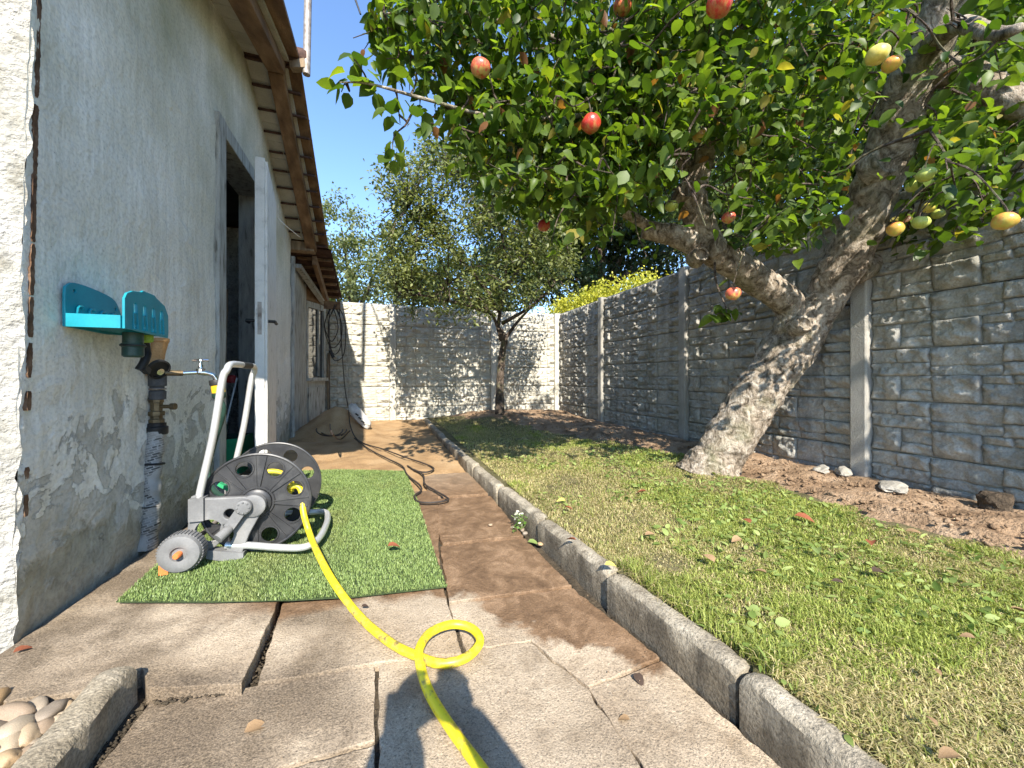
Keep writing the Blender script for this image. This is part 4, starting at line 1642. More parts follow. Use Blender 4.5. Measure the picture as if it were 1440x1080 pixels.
# ------------------------------------------------------------------ lawn grass
def lawn_blades():
    xs, ys_, dens = [], [], []
    # probability ~ 1/d^2 for even screen density
    N = 950000
    x = rng.uniform(0.66, 2.66, N)
    y = rng.uniform(-0.1, 5.4, N)
    d = np.maximum(0.6, x * math.sin(TH) + y * math.cos(TH))
    pr = np.clip(1.05 / d ** 1.25, 0, 1)
    e = bed_edge(y)
    kerbx = np.interp(y, [p[1] for p in KP], [p[0] for p in KP]) + 0.050
    P = np.stack([x, y, x * 0], 1)
    patch = fbm(P * 3.0, 71, 4)
    fine = fbm(P * 7, 72, 3)
    soil = (x - e) + 0.09 * fbm(P * 5, 73, 3)
    pr *= np.clip(-soil / 0.10, 0.0, 1) * 0.98 + 0.0
    pr *= 0.55 + 0.45 * np.clip(0.5 + fine, 0, 1)
    # bare shaded end of the garden
    bare = np.clip((y - 2.9) / 1.4, 0, 1) * np.clip((x - 0.95) / 0.9, 0, 1)
    pr *= 1 - 0.9 * bare
    mound = np.exp(-((x - 1.43) ** 2 + (y - 4.78) ** 2) / 0.12)
    pr *= 1 - 0.9 * np.clip(mound * 1.4, 0, 1)
    lat = x * math.cos(TH) - y * math.sin(TH)
    dd = x * math.sin(TH) + y * math.cos(TH)
    vis = (dd > 0.25) & (np.abs(lat / np.maximum(dd, 0.05)) < 1.6)
    k = (rng.random(N) < pr) & (x > kerbx + rng.uniform(0, 0.012, N)) & vis
    x, y, d, patch, fine, kerbx = x[k], y[k], d[k], patch[k], fine[k], kerbx[k]
    n = len(x)
    z = lz_np(x, y) - 0.010
    # straw along the middle, greener towards the tree and right foreground
    green = 0.02 + 0.58 * np.clip((x - 1.05) / 0.45, 0, 1) * np.clip((2.6 - y) / 0.8, 0.25, 1) + 1.05 * np.clip(patch, -0.6, 0.7) + 0.35 * fine
    green += 0.9 * np.clip((0.16 - (x - kerbx)) / 0.1, 0, 1) * ((y > 0.58) & (y < 1.06))
    green -= 0.25 * np.clip((1.1 - x) / 0.3, 0, 1) * (y > 1.1)
    isg = rng.random(n) < np.clip(green, 0.08, 0.84)
    t = rng.random(n)[:, None]
    cg = np.array([[0.125, 0.17, 0.03]]) * (1 - t) + np.array([[0.32, 0.35, 0.085]]) * t
    cs = np.array([[0.30, 0.25, 0.11]]) * (1 - t) + np.array([[0.55, 0.47, 0.26]]) * t
    cs = np.where(rng.random(n)[:, None] < 0.35, cs * np.array([[0.72, 0.85, 0.62]]), cs)
    c = np.where(isg[:, None], cg, cs) * (1.2 + 0.22 * np.clip(patch, -0.7, 0.7))[:, None]
    L = np.where(isg, rng.uniform(0.012, 0.027, n), rng.uniform(0.009, 0.024, n))
    tuft = (np.clip((0.10 - (x - kerbx)) / 0.08, 0, 1) * ((y > 0.57) & (y < 1.06)))
    L = L + tuft * rng.uniform(0.0, 0.03, n)
    L = L * (1 + 0.35 * np.clip(fine, -0.6, 1.0))
    lean = np.where(isg, rng.uniform(0.3, 1.2, n), rng.uniform(0.8, 1.9, n))
    W = rng.uniform(0.0013, 0.0030, n) * (1 + 0.4 * np.clip(d - 1, 0, 2))
    o = blades('grass', x, y, z, L, W, lean, c, M_['grass'])
    tag(o, kind='stuff')


lawn_blades()
N = 5200
x = rng.uniform(0.72, 2.3, N)
y = rng.uniform(0.1, 2.7, N)
P = np.stack([x, y, x * 0], 1)
k = (x < bed_edge(y) - 0.05) & (fbm(P * 3.0, 77, 3) + 0.5 * np.clip((x - 1.1) / 0.4, -1, 1) > 0.25)
LWX, LWY = x[k], y[k]


# ------------------------------------------------------------------ leaves
def leaf_base(fold=0.25, curl=0.3, wid=0.33, simple=False):
    """unit leaf along +x, normal +z; returns V, F(tris)"""
    if simple:
        V = np.array([(0, 0, 0), (0.45, wid, 0.05), (1, 0, -0.12), (0.45, -wid, 0.05)])
        return V, np.array([(0, 2, 1), (0, 3, 2)])
    st = [(0, 0.0), (0.18, 0.78), (0.45, 1.0), (0.72, 0.72), (1.0, 0.0)]
    V, F_ = [], []
    for (t, w_) in st:
        zc = -curl * t * t * 0.5
        V.append((t, 0, zc))
        if 0 < t < 1:
            V.append((t, wid * w_, zc + fold * wid * w_))
            V.append((t, -wid * w_, zc + fold * wid * w_))
    V = np.array(V)
    F_ = [(0, 1, 2), (0, 3, 1)]
    for i in (1, 4):
        F_ += [(i, i + 3, i + 4), (i, i + 4, i + 1), (i, i + 5, i + 3), (i, i + 2, i + 5)]
    F_ += [(7, 10, 8), (7, 9, 10)]
    return V, np.array(F_)


def frames(dirs, ups):
    x = dirs / np.linalg.norm(dirs, axis=1, keepdims=True)
    y = np.cross(ups, x)
    y /= np.maximum(np.linalg.norm(y, axis=1, keepdims=True), 1e-6)
    z = np.cross(x, y)
    return np.stack([x, y, z], 2)       # columns


def mass(name, pos, dirs, ups, size, cols, mat_, parent, base):
    bases = base if isinstance(base, list) else [base]
    Fm = frames(dirs, ups)
    pick = np.arange(len(pos)) % len(bases)
    Vs, Fs, Cs, off = [], [], [], 0
    for bi, (Vb, Fb) in enumerate(bases):
        m_ = pick == bi
        sc = size[m_][:, None, None] * rng.uniform(0.85, 1.15, (m_.sum(), 1, 3))
        V = np.einsum('nij,nkj->nki', Fm[m_], Vb[None] * sc) + pos[m_][:, None, :]
        n, k = m_.sum(), len(Vb)
        Vs.append(V.reshape(-1, 3))
        Fs.append((Fb[None] + (np.arange(n) * k)[:, None, None]).reshape(-1, 3) + off)
        Cs.append(np.repeat(cols[m_], k, 0))
        off += n * k
    me = np_mesh(name, np.concatenate(Vs), np.concatenate(Fs), np.concatenate(Cs))
    return obj(name, me, mat_, parent)


n_ = len(LWX)
t = rng.random(n_)[:, None]
wc_ = np.array([[0.13, 0.20, 0.04]]) * (1 - t) + np.array([[0.34, 0.40, 0.13]]) * t
wd_ = rng.normal(size=(n_, 3))
wd_[:, 2] = np.abs(wd_[:, 2]) * 0.35 + 0.1
tag(mass('lawn_weeds', np.stack([LWX, LWY, lz_np(LWX, LWY) + 0.004], 1), wd_, rng.normal(size=(n_, 3)) * 0.5 + np.array([0, 0, 1]), rng.uniform(0.012, 0.034, n_), wc_, M_['grass'], None, [leaf_base(0.2, 0.6, 0.30), leaf_base(0.3, 0.4, 0.16)]), kind='stuff')

# ------------------------------------------------------------------ apple tree
def P3(px, py, d):
    return atd(px, py, d)


abase = P3(1000, 658, 2.5)
abase.z = lz(abase.x, abase.y)
apple = thing('apple_tree', 'old leaning apple tree with forked trunk and spreading fruiting crown over the lawn', 'tree', abase)


def limb(pts, rads, name, n=18, k=10, rough=0.10, mat_=None, parent=apple, seed=0):
    P = crom(pts, k)
    rr = np.interp(np.linspace(0, 1, len(P)), np.linspace(0, 1, len(rads)), rads)
    mb = MB().tube(P, list(rr), n)
    V = np.array(mb.v)
    cen = np.repeat(np.array([p[:] for p in P]), n, 0)
    dd = V - cen
    rn = np.linalg.norm(dd, axis=1, keepdims=True)
    sq = V * np.array([1.0, 1.0, 0.55])
    nz = fbm(V * 7.5, 200 + seed, 3) * 0.8 + fbm(V * 22, 230 + seed, 3) * 0.35 - 0.55 * np.clip(np.abs(fbm(sq * 34, 260 + seed, 3)), 0, 0.5) + 0.12 * fbm(V * 70, 270 + seed, 2)
    V = cen + dd * (1 + rough * nz[:, None])
    mb.v = [tuple(v) for v in V]
    o = mb.build(name, mat_ or M_['apple_bark'], parent, smooth=False)
    o.data.polygons.foreach_set('use_smooth', np.ones(len(o.data.polygons), bool))
    return P


b0 = abase - Vector((0, 0, 0.08))
LIMBS = []
fork = P3(1128, 462, 2.38)
trunk = limb([b0 + Vector((-0.02, 0, 0)), P3(1012, 640, 2.5), P3(1050, 575, 2.47), P3(1092, 515, 2.42), fork, P3(1140, 425, 2.34)], [0.215, 0.152, 0.138, 0.138, 0.142, 0.10], 'trunk', 84, 34, 0.13, seed=1)
l_left = limb([P3(1112, 470, 2.38), P3(1108, 428, 2.34), P3(1060, 390, 2.27), P3(1005, 355, 2.22), P3(955, 333, 2.2), P3(905, 323, 2.2)], [0.095, 0.088, 0.08, 0.075, 0.068, 0.05], 'limb', 48, 24, 0.13, seed=2)
l_up = limb([P3(1005, 360, 2.22), P3(985, 320, 2.2), P3(975, 280, 2.16), P3(985, 235, 2.1), P3(1005, 180, 2.0), P3(1015, 110, 1.9), P3(1010, 20, 1.8)], [0.08, 0.085, 0.075, 0.062, 0.05, 0.04, 0.026], 'limb', 16, 10, 0.12, seed=3)
l_up2 = limb([P3(980, 260, 2.14), P3(950, 210, 2.1), P3(920, 150, 2.0), P3(880, 80, 1.9), P3(830, 0, 1.8), P3(790, -70, 1.75)], [0.042, 0.034, 0.026, 0.020, 0.015, 0.010], 'limb', 12, 8, 0.1, seed=4)
l_right = limb([P3(1128, 462, 2.36), P3(1165, 410, 2.28), P3(1205, 335, 2.15), P3(1240, 240, 2.0), P3(1275, 130, 1.85), P3(1315, 50, 1.72), P3(1340, -60, 1.6)], [0.105, 0.108, 0.108, 0.105, 0.098, 0.082, 0.06], 'limb', 60, 26, 0.13, seed=5)
l_r2 = limb([P3(1285, 110, 1.82), P3(1335, 100, 1.75), P3(1390, 125, 1.68), P3(1450, 150, 1.6), P3(1540, 160, 1.5)], [0.078, 0.066, 0.062, 0.055, 0.04], 'limb', 18, 10, 0.13, seed=6)
l_r3 = limb([P3(1200, 385, 2.22), P3(1240, 365, 2.25), P3(1290, 335, 2.27), P3(1350, 300, 2.2), P3(1420, 270, 2.1)], [0.07, 0.06, 0.045, 0.03, 0.016], 'limb', 12, 8, 0.1, seed=7)
l_r4 = limb([P3(1310, 60, 1.72), P3(1350, 35, 1.45), P3(1400, 48, 1.25), P3(1432, 40, 1.15)], [0.05, 0.03, 0.022, 0.014], 'limb', 12, 8, 0.08, seed=8)
l_l3 = limb([P3(925, 327, 2.2), P3(880, 300, 2.15), P3(830, 285, 2.1), P3(770, 260, 2.0), P3(690, 240, 1.9)], [0.03, 0.026, 0.022, 0.015, 0.008], 'limb', 10, 8, 0.08, seed=9)
l_l4 = limb([P3(1000, 190, 2.02), P3(940, 165, 1.9), P3(880, 155, 1.8), P3(790, 165, 1.65), P3(700, 165, 1.55), P3(600, 140, 1.45), P3(520, 118, 1.4), P3(478, 116, 1.38)], [0.022, 0.017, 0.013, 0.010, 0.008, 0.006, 0.004, 0.002], 'limb', 10, 8, 0.08, seed=10)
l_l5 = limb([P3(905, 120, 1.95), P3(840, 85, 1.8), P3(770, 50, 1.65), P3(700, 30, 1.55), P3(610, 10, 1.5), P3(540, 20, 1.45)], [0.022, 0.017, 0.012, 0.009, 0.006, 0.003], 'limb', 10, 8, 0.08, seed=11)
# cut stubs with hollow ends
for (px, py, d, r_, ax_) in ((966, 268, 2.10, 0.05, (-0.35, -0.85, 0.25)), (1245, 226, 1.92, 0.07, (-0.2, -0.95, 0.1)), (1130, 455, 2.22, 0.045, (-0.3, -0.9, 0.2)), (985, 358, 2.13, 0.04, (-0.3, -0.9, 0.1))):
    c = P3(px, py, d)
    a_ = Vector(ax_).normalized()
    MB().lathe([(r_ * 1.3, -0.07), (r_ * 1.15, 0.0), (r_ * 1.0, 0.012), (r_ * 0.75, 0.010), (r_ * 0.55, -0.012), (r_ * 0.1, -0.03)], c, a_, 14).build('knot', M_['apple_bark'], apple, smooth=True)

APP = []
APL = [(676, 96, 13.5, 'blush', 'red-blushed apple hanging alone at the left of the crown, against the leaves by the sky'),
       (831, 174, 14, 'red', 'deep red apple below the middle of the crown, largest of the red ones'),
       (875, 10, 12.5, 'blush', 'pinkish red apple cut by the top edge near the crown centre'),
       (1012, 6, 19, 'red', 'big red apple at the very top above the upright limb'),
       (765, 317, 9.5, 'red', 'small red apple hanging lowest over the little tree'),
       (1038, 262, 9, 'blush', 'small pink-red apple right of the upright limb'),
       (1025, 306, 10, 'blush', 'orange apple just under the pink-red one by the upright limb'),
       (1031, 413, 11, 'blush', 'orange-red apple hanging under the left limb in front of the fence'),
       (983, 191, 10, 'orange', 'dull russet apple between the two uprights of the left limb'),
       (944, 290, 9.5, 'green', 'yellow-green apple beside the sawn-off stub'),
       (1110, 76, 10.5, 'green', 'green apple among the upper leaves left of the right limb'),
       (1041, 210, 9.5, 'yellow', 'yellow apple, left one of a close pair in the shade'),
       (1063, 198, 9.5, 'green', 'yellow-green apple, right one of a close pair in the shade'),
       (1234, 77, 17, 'yellow', 'large pale yellow apple with a dark spot at the top of the right limb'),
       (1254, 90, 15, 'orange', 'yellow apple with an orange cheek tucked behind the large pale one'),
       (1302, 246, 14, 'green', 'plump green apple right beside the right limb, highest of the green group'),
       (1284, 262, 11, 'green', 'half hidden green apple below the plump one by the limb'),
       (1295, 313, 13, 'green', 'green apple low at the right, in front of its smaller twin'),
       (1319, 301, 10, 'green', 'small green apple behind the low green one'),
       (1307, 292, 10.5, 'yellow', 'pale yellow-green apple on top of the low pair'),
       (1259, 322, 13, 'orange', 'brownish apple partly hidden behind the right limb'),
       (1413, 311, 19, 'orange', 'large yellow-orange apple hanging at the far right against the fence'),
       (1330, 352, 7, 'green', 'tiny green apple lowest of all near the fence top')]
for a_ in APL:
    APP.append((a_[0], a_[1], a_[2], max(1.05, min(2.15, 0.034 * FPX / a_[2]))))
APP = np.array(APP)

allpts = []
for P in (l_left, l_up, l_up2, l_right, l_r2, l_r3, l_r4, l_l3, l_l4, l_l5):
    allpts += [p[:] for p in P[::2]]
allpts = np.array(allpts)
lim_px = np.array([project(p)[:3] for p in list(l_left) + list(l_right) + list(l_up)[:30] + list(trunk)])
lim_w = {}


def hides_limb(p, keep=0.12):
    x, y, d = project(p)
    q = np.hypot(lim_px[:, 0] - x, lim_px[:, 1] - y)
    if ((np.hypot(APP[:, 0] - x, APP[:, 1] - y) < APP[:, 2] * 1.1 + 7) & (APP[:, 3] > d - 0.06)).any() and random.random() > 0.1:
        return True
    k = (q < 44) & (lim_px[:, 2] > d - 0.05) & (lim_px[:, 2] > 1.3)
    return k.any() and random.random() > keep



# leaf clusters: polygon areas of the crown with a depth range
AREAS = [
    ([(520, -60), (520, 60), (590, 120), (640, 190), (700, 235), (770, 300), (860, 330), (960, 300), (1040, 300), (1060, 150), (980, -60)], 1.35, 2.2, 380),
    ([(960, -60), (1000, 320), (1060, 370), (1130, 340), (1180, 290), (1240, 120), (1260, -60)], 1.5, 2.7, 260),
    ([(1230, -60), (1270, 150), (1250, 330), (1330, 330), (1440, 290), (1500, 200), (1500, -60)], 1.2, 2.3, 185),
    ([(640, 150), (680, 240), (780, 320), (900, 330), (1000, 250), (900, 100)], 1.7, 2.5, 170),
]
clus = []
for poly, d0, d1, n in AREAS:
    xs = [p[0] for p in poly]
    ys2 = [p[1] for p in poly]
    c = 0
    while c < n:
        x, y = random.uniform(min(xs), max(xs)), random.uniform(min(ys2), max(ys2))
        if not inside(poly, np.array([x]), np.array([y]))[0]:
            continue
        d = random.uniform(d0, d1)
        p = P3(x, y, d)
        if p.y < 0.75 or p.x > 3.6:
            continue
        c += 1
        if y > 60 and hides_limb(p):
            continue
        clus.append(p)
# the crown above the frame
for _ in range(290):
    a = random.uniform(0, 6.28)
    r_ = random.random() ** 0.5
    p = Vector((1.55 + 1.35 * r_ * math.cos(a), 1.9 + 1.05 * r_ * math.sin(a), 2.1 + 0.75 * random.random() * (1.1 - r_)))
    if p.z - CAMZ > 0.985 * (p.x * math.sin(TH) + p.y * math.cos(TH)) + 0.05:
        clus.append(p)
# unseen limb and leaf clusters, added to shade the right fence
l_shade = limb([P3(1540, 160, 1.5), Vector((2.30, 0.25, 2.05)), Vector((2.48, -0.35, 2.15)), Vector((2.45, -1.0, 2.3))], [0.04, 0.032, 0.024, 0.012], 'limb', 10, 6, 0.1, seed=12)
allpts = np.concatenate([allpts, np.array([p[:] for p in l_shade[::2]])])
for _ in range(34):
    t = random.uniform(1.0, 2.3)
    clus.append(Vector((2.64 - 0.1 * t + random.uniform(-.03, .03), random.uniform(0.15, 0.88) - 1.26 * t, random.uniform(0.2, 1.75) + t)))
# hand-placed sprigs
SPR = [(500, 85, 1.42), (485, 118, 1.4), (520, 120, 1.42), (560, 150, 1.42), (555, 190, 1.42), (600, 170, 1.45), (545, 40, 1.45), (560, 80, 1.45), (1020, 430, 2.05), (1012, 440, 2.05), (1040, 330, 2.1), (600, 100, 1.45), (640, 120, 1.5), (560, 15, 1.45), (620, 60, 1.5)]
spr = [P3(*s) for s in SPR]

tw = MB()
LP, LD, LU, LS = [], [], [], []


def sprig(p, n, spread, root=None, lsz=(0.034, 0.066), clear_limb=True):
    global allpts
    p = Vector(p)
    q = Vector(allpts[np.argmin(((allpts - np.array(p[:])) ** 2).sum(1))]) if root is None else Vector(root)
    out = (p - q)
    L_ = out.length
    if L_ < 0.02:
        out = Vector((0, 0, 0.1))
    out.normalize()
    midp = q.lerp(p, 0.5) + Vector((random.uniform(-.04, .04), random.uniform(-.04, .04), random.uniform(-0.02, .05)))
    end = p + out * spread * 0.6 + Vector((0, 0, -0.02))
    pts = crom([q, midp, p, end], 4)
    rr = np.linspace(0.0075 if L_ > 0.2 else 0.005, 0.0016, len(pts))
    tw.tube(pts, list(rr), 5, cap=False)
    allpts = np.concatenate([allpts, np.array([w_[:] for w_ in pts[4::3]])])
    for i in range(n):
        t = random.random()
        s = (p + (end - p) * t) if random.random() < 0.6 else q.lerp(p, random.uniform(0.45, 1.0))
        off = Vector((random.gauss(0, 1), random.gauss(0, 1), random.gauss(0, 0.7)))
        if off.length > 2.2:
            continue
        pos = s + off * spread * 0.40
        d = Vector((random.gauss(0, 1), random.gauss(0, 1), random.gauss(-0.65, 0.55)))
        up = Vector((random.gauss(0, 0.55), random.gauss(-0.35, 0.55), 1.0))
        if clear_limb and hides_limb(pos):
            continue
        if clear_limb and pos.y > 0.3:
            ax_, ay_, ad_ = project(pos)
            if ax_ < 522 and ay_ < 64:
                continue
        LP.append(pos[:])
        LD.append(d[:])
        LU.append(up[:])
        LS.append(random.uniform(*lsz))


clus.sort(key=lambda p: float(((allpts - np.array(p[:])) ** 2).sum(1).min()))
for p in clus:
    sprig(p, random.randint(20, 32), 0.16)
for s, p in zip(SPR, spr):
    sprig(p, 7, 0.07, lsz=(0.06, 0.085), clear_limb=False)
for (ax_, ay_, ar_, ad_) in APP:
    p = P3(ax_, ay_, ad_)
    rr_ = ar_ * ad_ / FPX * 0.9
    near = allpts[np.argsort(((allpts - np.array((p + Vector((0, 0, 0.08)))[:])) ** 2).sum(1))[:1]][0]
    q = Vector(near)
    t0_ = p + Vector((0, 0, rr_ * 1.25))
    tw.tube(crom([p + Vector((0, 0, rr_ * 0.5)), t0_, t0_.lerp(q, 0.5) + Vector((0, 0, 0.03)), q], 4), [0.0022] * 9 + [0.003] * 4, 5, cap=False)
twg = tw.build('twigs', M_['plum_bark'], apple)
twg['kind'] = 'stuff'
LP, LD, LU, LS = map(np.array, (LP, LD, LU, LS))
t = rng.random(len(LP))[:, None]
LC = np.array([[0.034, 0.074, 0.010]]) * (1 - t ** 1.3) + np.array([[0.155, 0.225, 0.030]]) * t ** 1.3
yel = rng.random(len(LP)) < 0.035
LC[yel] = np.array([0.28, 0.24, 0.05])
brn = rng.random(len(LP)) < 0.012
LC[brn] = np.array([0.22, 0.10, 0.04])
# the 300 leaves that show largest become parts of their own
u = (LP - np.array(CAM)) @ np.array(RT)
dd = (LP - np.array(CAM)) @ np.array(FW)
vv = LP[:, 2] - CAMZ
sx = CX + FPX * u / np.maximum(dd, 0.05)
sy = HY - FPX * vv / np.maximum(dd, 0.05)
vis = (dd > 0.3) & (sx > 5) & (sx < 1435) & (sy > 5) & (sy < 1075)
score = np.where(vis, LS / np.maximum(dd, 0.05), 0)
big = np.argsort(-score)[:300]
mask = np.ones(len(LP), bool)
mask[big] = False
leaf_v = [leaf_base(0.25, 0.35, 0.33), leaf_base(0.4, 0.7, 0.30), leaf_base(0.1, 0.15, 0.36)]
leaf_mes = []
for (Vb, Fb) in leaf_v:
    me = np_mesh('leaf', Vb, Fb, smooth=True)
    me.materials.append(M_['apple_leaf_one'])
    leaf_mes.append(me)
FMx = frames(LD, LU)
for k in big:
    Mx = Matrix([[*FMx[k][i], 0] for i in range(3)] + [[0, 0, 0, 1]])
    e = Mx.to_euler()
    s_ = float(LS[k])
    inst('leaf', leaf_mes[int(k) % 3], None, apple, Vector(LP[k]), e, (s_, s_, s_))
cr_ = mass('crown', LP[mask], LD[mask], LU[mask], LS[mask], LC[mask], M_['apple_leaf'], apple, leaf_v + [leaf_base(0.55, 1.0, 0.31), leaf_base(-0.1, 0.55, 0.38)])
cr_['kind'] = 'stuff'

# ------------------------------------------------------------------ apples


def apple_mat(name, a, b_, c_):
    m, nt, b = nm(name)
    v = coords(nt, 'Object')
    tc = node(nt, 'ShaderNodeSeparateXYZ')
    nt.links.new(v, tc.inputs[0])
    f = noise(nt, coords(nt, 'Object', (1, 1, 0.25)), 2.6, 5, 0.6)
    k = mth(nt, 'ADD', mth(nt, 'MULTIPLY', tc.outputs[2], 0.14), f)
    c = ramp(nt, k, [(0.30, a), (0.5, b_), (0.70, c_)])
    sp = noise(nt, v, 26, 2)
    c = mixc(nt, ramp_f(nt, sp, 0.66, 0.72), c, (0.5, 0.42, 0.2))
    bl_ = noise(nt, v, 3.2, 4, 0.6)
    c = mixc(nt, mth(nt, 'MULTIPLY', ramp_f(nt, bl_, 0.64, 0.70), 0.8), c, (0.16, 0.08, 0.03))
    nt.links.new(c, b.inputs['Base Color'])
    b.inputs['Roughness'].default_value = 0.32
    b.inputs['Specular IOR Level'].default_value = 0.5
    b.inputs['Subsurface Weight'].default_value = 0.0
    return m


AM = {
    'red': apple_mat('red_apple', (0.42, 0.16, 0.05), (0.46, 0.028, 0.02), (0.52, 0.045, 0.03)),
    'blush': apple_mat('blushed_apple', (0.50, 0.36, 0.10), (0.55, 0.085, 0.055), (0.60, 0.17, 0.09)),
    'orange': apple_mat('orange_apple', (0.48, 0.40, 0.07), (0.56, 0.32, 0.055), (0.54, 0.15, 0.045)),
    'yellow': apple_mat('yellow_apple', (0.50, 0.42, 0.07), (0.60, 0.50, 0.11), (0.62, 0.52, 0.16)),
    'green': apple_mat('green_apple', (0.30, 0.36, 0.06), (0.40, 0.46, 0.09), (0.46, 0.48, 0.13)),
}


def apple_mesh():
    prof = []
    for i in range(15):
        t = i / 14
        a = -math.pi / 2 + math.pi * t
        r_ = math.cos(a) * (1 + 0.06 * math.sin(a))
        z_ = math.sin(a) * 0.92
        if t > 0.85:
            z_ -= 0.30 * ((t - 0.85) / 0.15) ** 1.5
        if t < 0.1:
            z_ += 0.12 * ((0.1 - t) / 0.1) ** 1.3
        prof.append((r_, z_))
    mb = MB().lathe(prof, (0, 0, 0), (0, 0, 1), 22)
    return mb


stem_me = MB().tube([(0, 0, 0.55), (0.08, 0, 1.0), (0.25, 0.05, 1.5)], [0.05, 0.045, 0.05], 6).data('stem')
stem_me.materials.append(M_['plum_bark'])
am_cache = {}
for k, (px, py, r_, c, lab) in enumerate(APL):
    d = max(1.05, min(2.15, 0.034 * FPX / r_))
    p = P3(px, py, d)
    # keep the stretch near the frame edge out of the fruit's own size
    rr = r_ * d / FPX * math.cos(math.atan(abs(px - CX) / FPX)) ** 0.7
    if c not in am_cache:
        me = apple_mesh().data('apple')
        V = np.array([v.co[:] for v in me.vertices])
        V = V * (1 + 0.07 * fbm(V * 1.2 + 5 * len(am_cache), 400 + len(am_cache), 3))[:, None]
        me.vertices.foreach_set('co', V.astype(np.float32).ravel())
        me.polygons.foreach_set('use_smooth', np.ones(len(me.polygons), bool))
        me.materials.append(AM[c])
        am_cache[c] = me
    a_ = inst('apple', am_cache[c], None, None, p, (random.uniform(-.3, .3), random.uniform(-.3, .3), random.uniform(0, 6)), (rr, rr, rr * random.uniform(0.9, 1.02)))
    tag(a_, lab, 'apple', 'apples hanging in the apple tree')
    s_ = bpy.data.objects.new('stem', stem_me)
    COL.objects.link(s_)
    s_.parent = a_

# ------------------------------------------------------------------ small tree by the rear fence
tb = Vector((1.425, 4.75, lz(1.425, 4.75) - 0.04))
plum = thing('plum_tree', 'slender small tree with dark trunk and fine leaves before the rear fence', 'tree', tb)
D5 = 4.93
pt = limb([tb, P3(703, 545, D5), P3(706, 500, D5), P3(709, 478, D5), P3(701, 462, D5)], [0.066, 0.049, 0.045, 0.046, 0.034], 'trunk', 14, 8, 0.09, M_['plum_bark'], plum, 41)
PB = [[P3(705, 480, D5), P3(698, 455, 4.9), P3(690, 440, 4.8), P3(670, 425, 4.6), P3(630, 400, 4.3)],
      [P3(700, 462, D5), P3(703, 440, 4.85), P3(708, 410, 4.75), P3(712, 370, 4.6), P3(700, 310, 4.4), P3(680, 250, 4.2)],
      [P3(709, 478, D5), P3(730, 450, 4.95), P3(755, 425, 4.95), P3(780, 405, 4.9)],
      [P3(706, 455, D5), P3(740, 435, 4.8), P3(770, 410, 4.7), P3(800, 370, 4.6)],
      [P3(703, 440, 4.85), P3(670, 390, 4.5), P3(620, 340, 4.3), P3(570, 300, 4.1)],
      [P3(708, 410, 4.75), P3(740, 360, 4.6), P3(760, 300, 4.5), P3(750, 240, 4.5)],
      [P3(690, 440, 4.8), P3(640, 425, 4.5), P3(590, 415, 4.3), P3(560, 420, 4.2)]]
ppts = []
for i, b in enumerate(PB):
    P = limb(b, [0.026, 0.019, 0.012, 0.005], 'branch', 8, 6, 0.06, M_['plum_bark'], plum, 50 + i)
    ppts += [p[:] for p in P]
ppts = np.array(ppts)
tw2 = MB()
pos, dr, up_ = [], [], []
AR2 = [([(560, 240), (620, 190), (700, 200), (780, 250), (810, 330), (800, 410), (740, 430), (640, 452), (575, 446), (545, 410), (545, 350)], 3.7, 4.95, 260),
       ([(535, 250), (600, 195), (660, 230), (620, 330), (545, 425), (530, 350)], 3.7, 4.5, 90)]
for poly, d0, d1, n in AR2:
    c = 0
    while c < n:
        x, y = random.uniform(535, 815), random.uniform(185, 445)
        if not inside(poly, np.array([x]), np.array([y]))[0]:
            continue
        c += 1
        p = P3(x, y, random.uniform(d0, d1))
        q = Vector(ppts[np.argmin(((ppts - np.array(p[:])) ** 2).sum(1))])
        m1 = q.lerp(p, 0.5) + Vector((0, 0, 0.06))
        e = p + (p - q).normalized() * 0.14 + Vector((0, 0, 0.02))
        pts = crom([q, m1, p, e], 3)
        tw2.tube(pts, list(np.linspace(0.008, 0.002, len(pts))), 4, cap=False)
        for _ in range(random.randint(38, 56)):
            t = random.random()
            s = p.lerp(e, t) if random.random() < 0.55 else q.lerp(p, random.uniform(0.35, 1))
            o_ = Vector((random.gauss(0, 0.07), random.gauss(0, 0.07), random.gauss(0, 0.06)))
            pos.append((s + o_)[:])
            dr.append((random.gauss(0, 1), random.gauss(0, 1), random.gauss(-0.3, 0.6)))
            up_.append((random.gauss(0, 0.6), random.gauss(-0.3, 0.6), 1))
twp = tw2.build('twigs', M_['plum_bark'], plum)
twp['kind'] = 'stuff'
pos, dr, up_ = map(np.array, (pos, dr, up_))
t = rng.random(len(pos))[:, None]
cc = np.array([[0.075, 0.10, 0.034]]) * (1 - t) + np.array([[0.24, 0.265, 0.09]]) * t
c_ = mass('crown', pos, dr, up_, rng.uniform(0.040, 0.068, len(pos)), cc, M_['tree_leaf'], plum, leaf_base(simple=True, wid=0.24))
c_['kind'] = 'stuff'


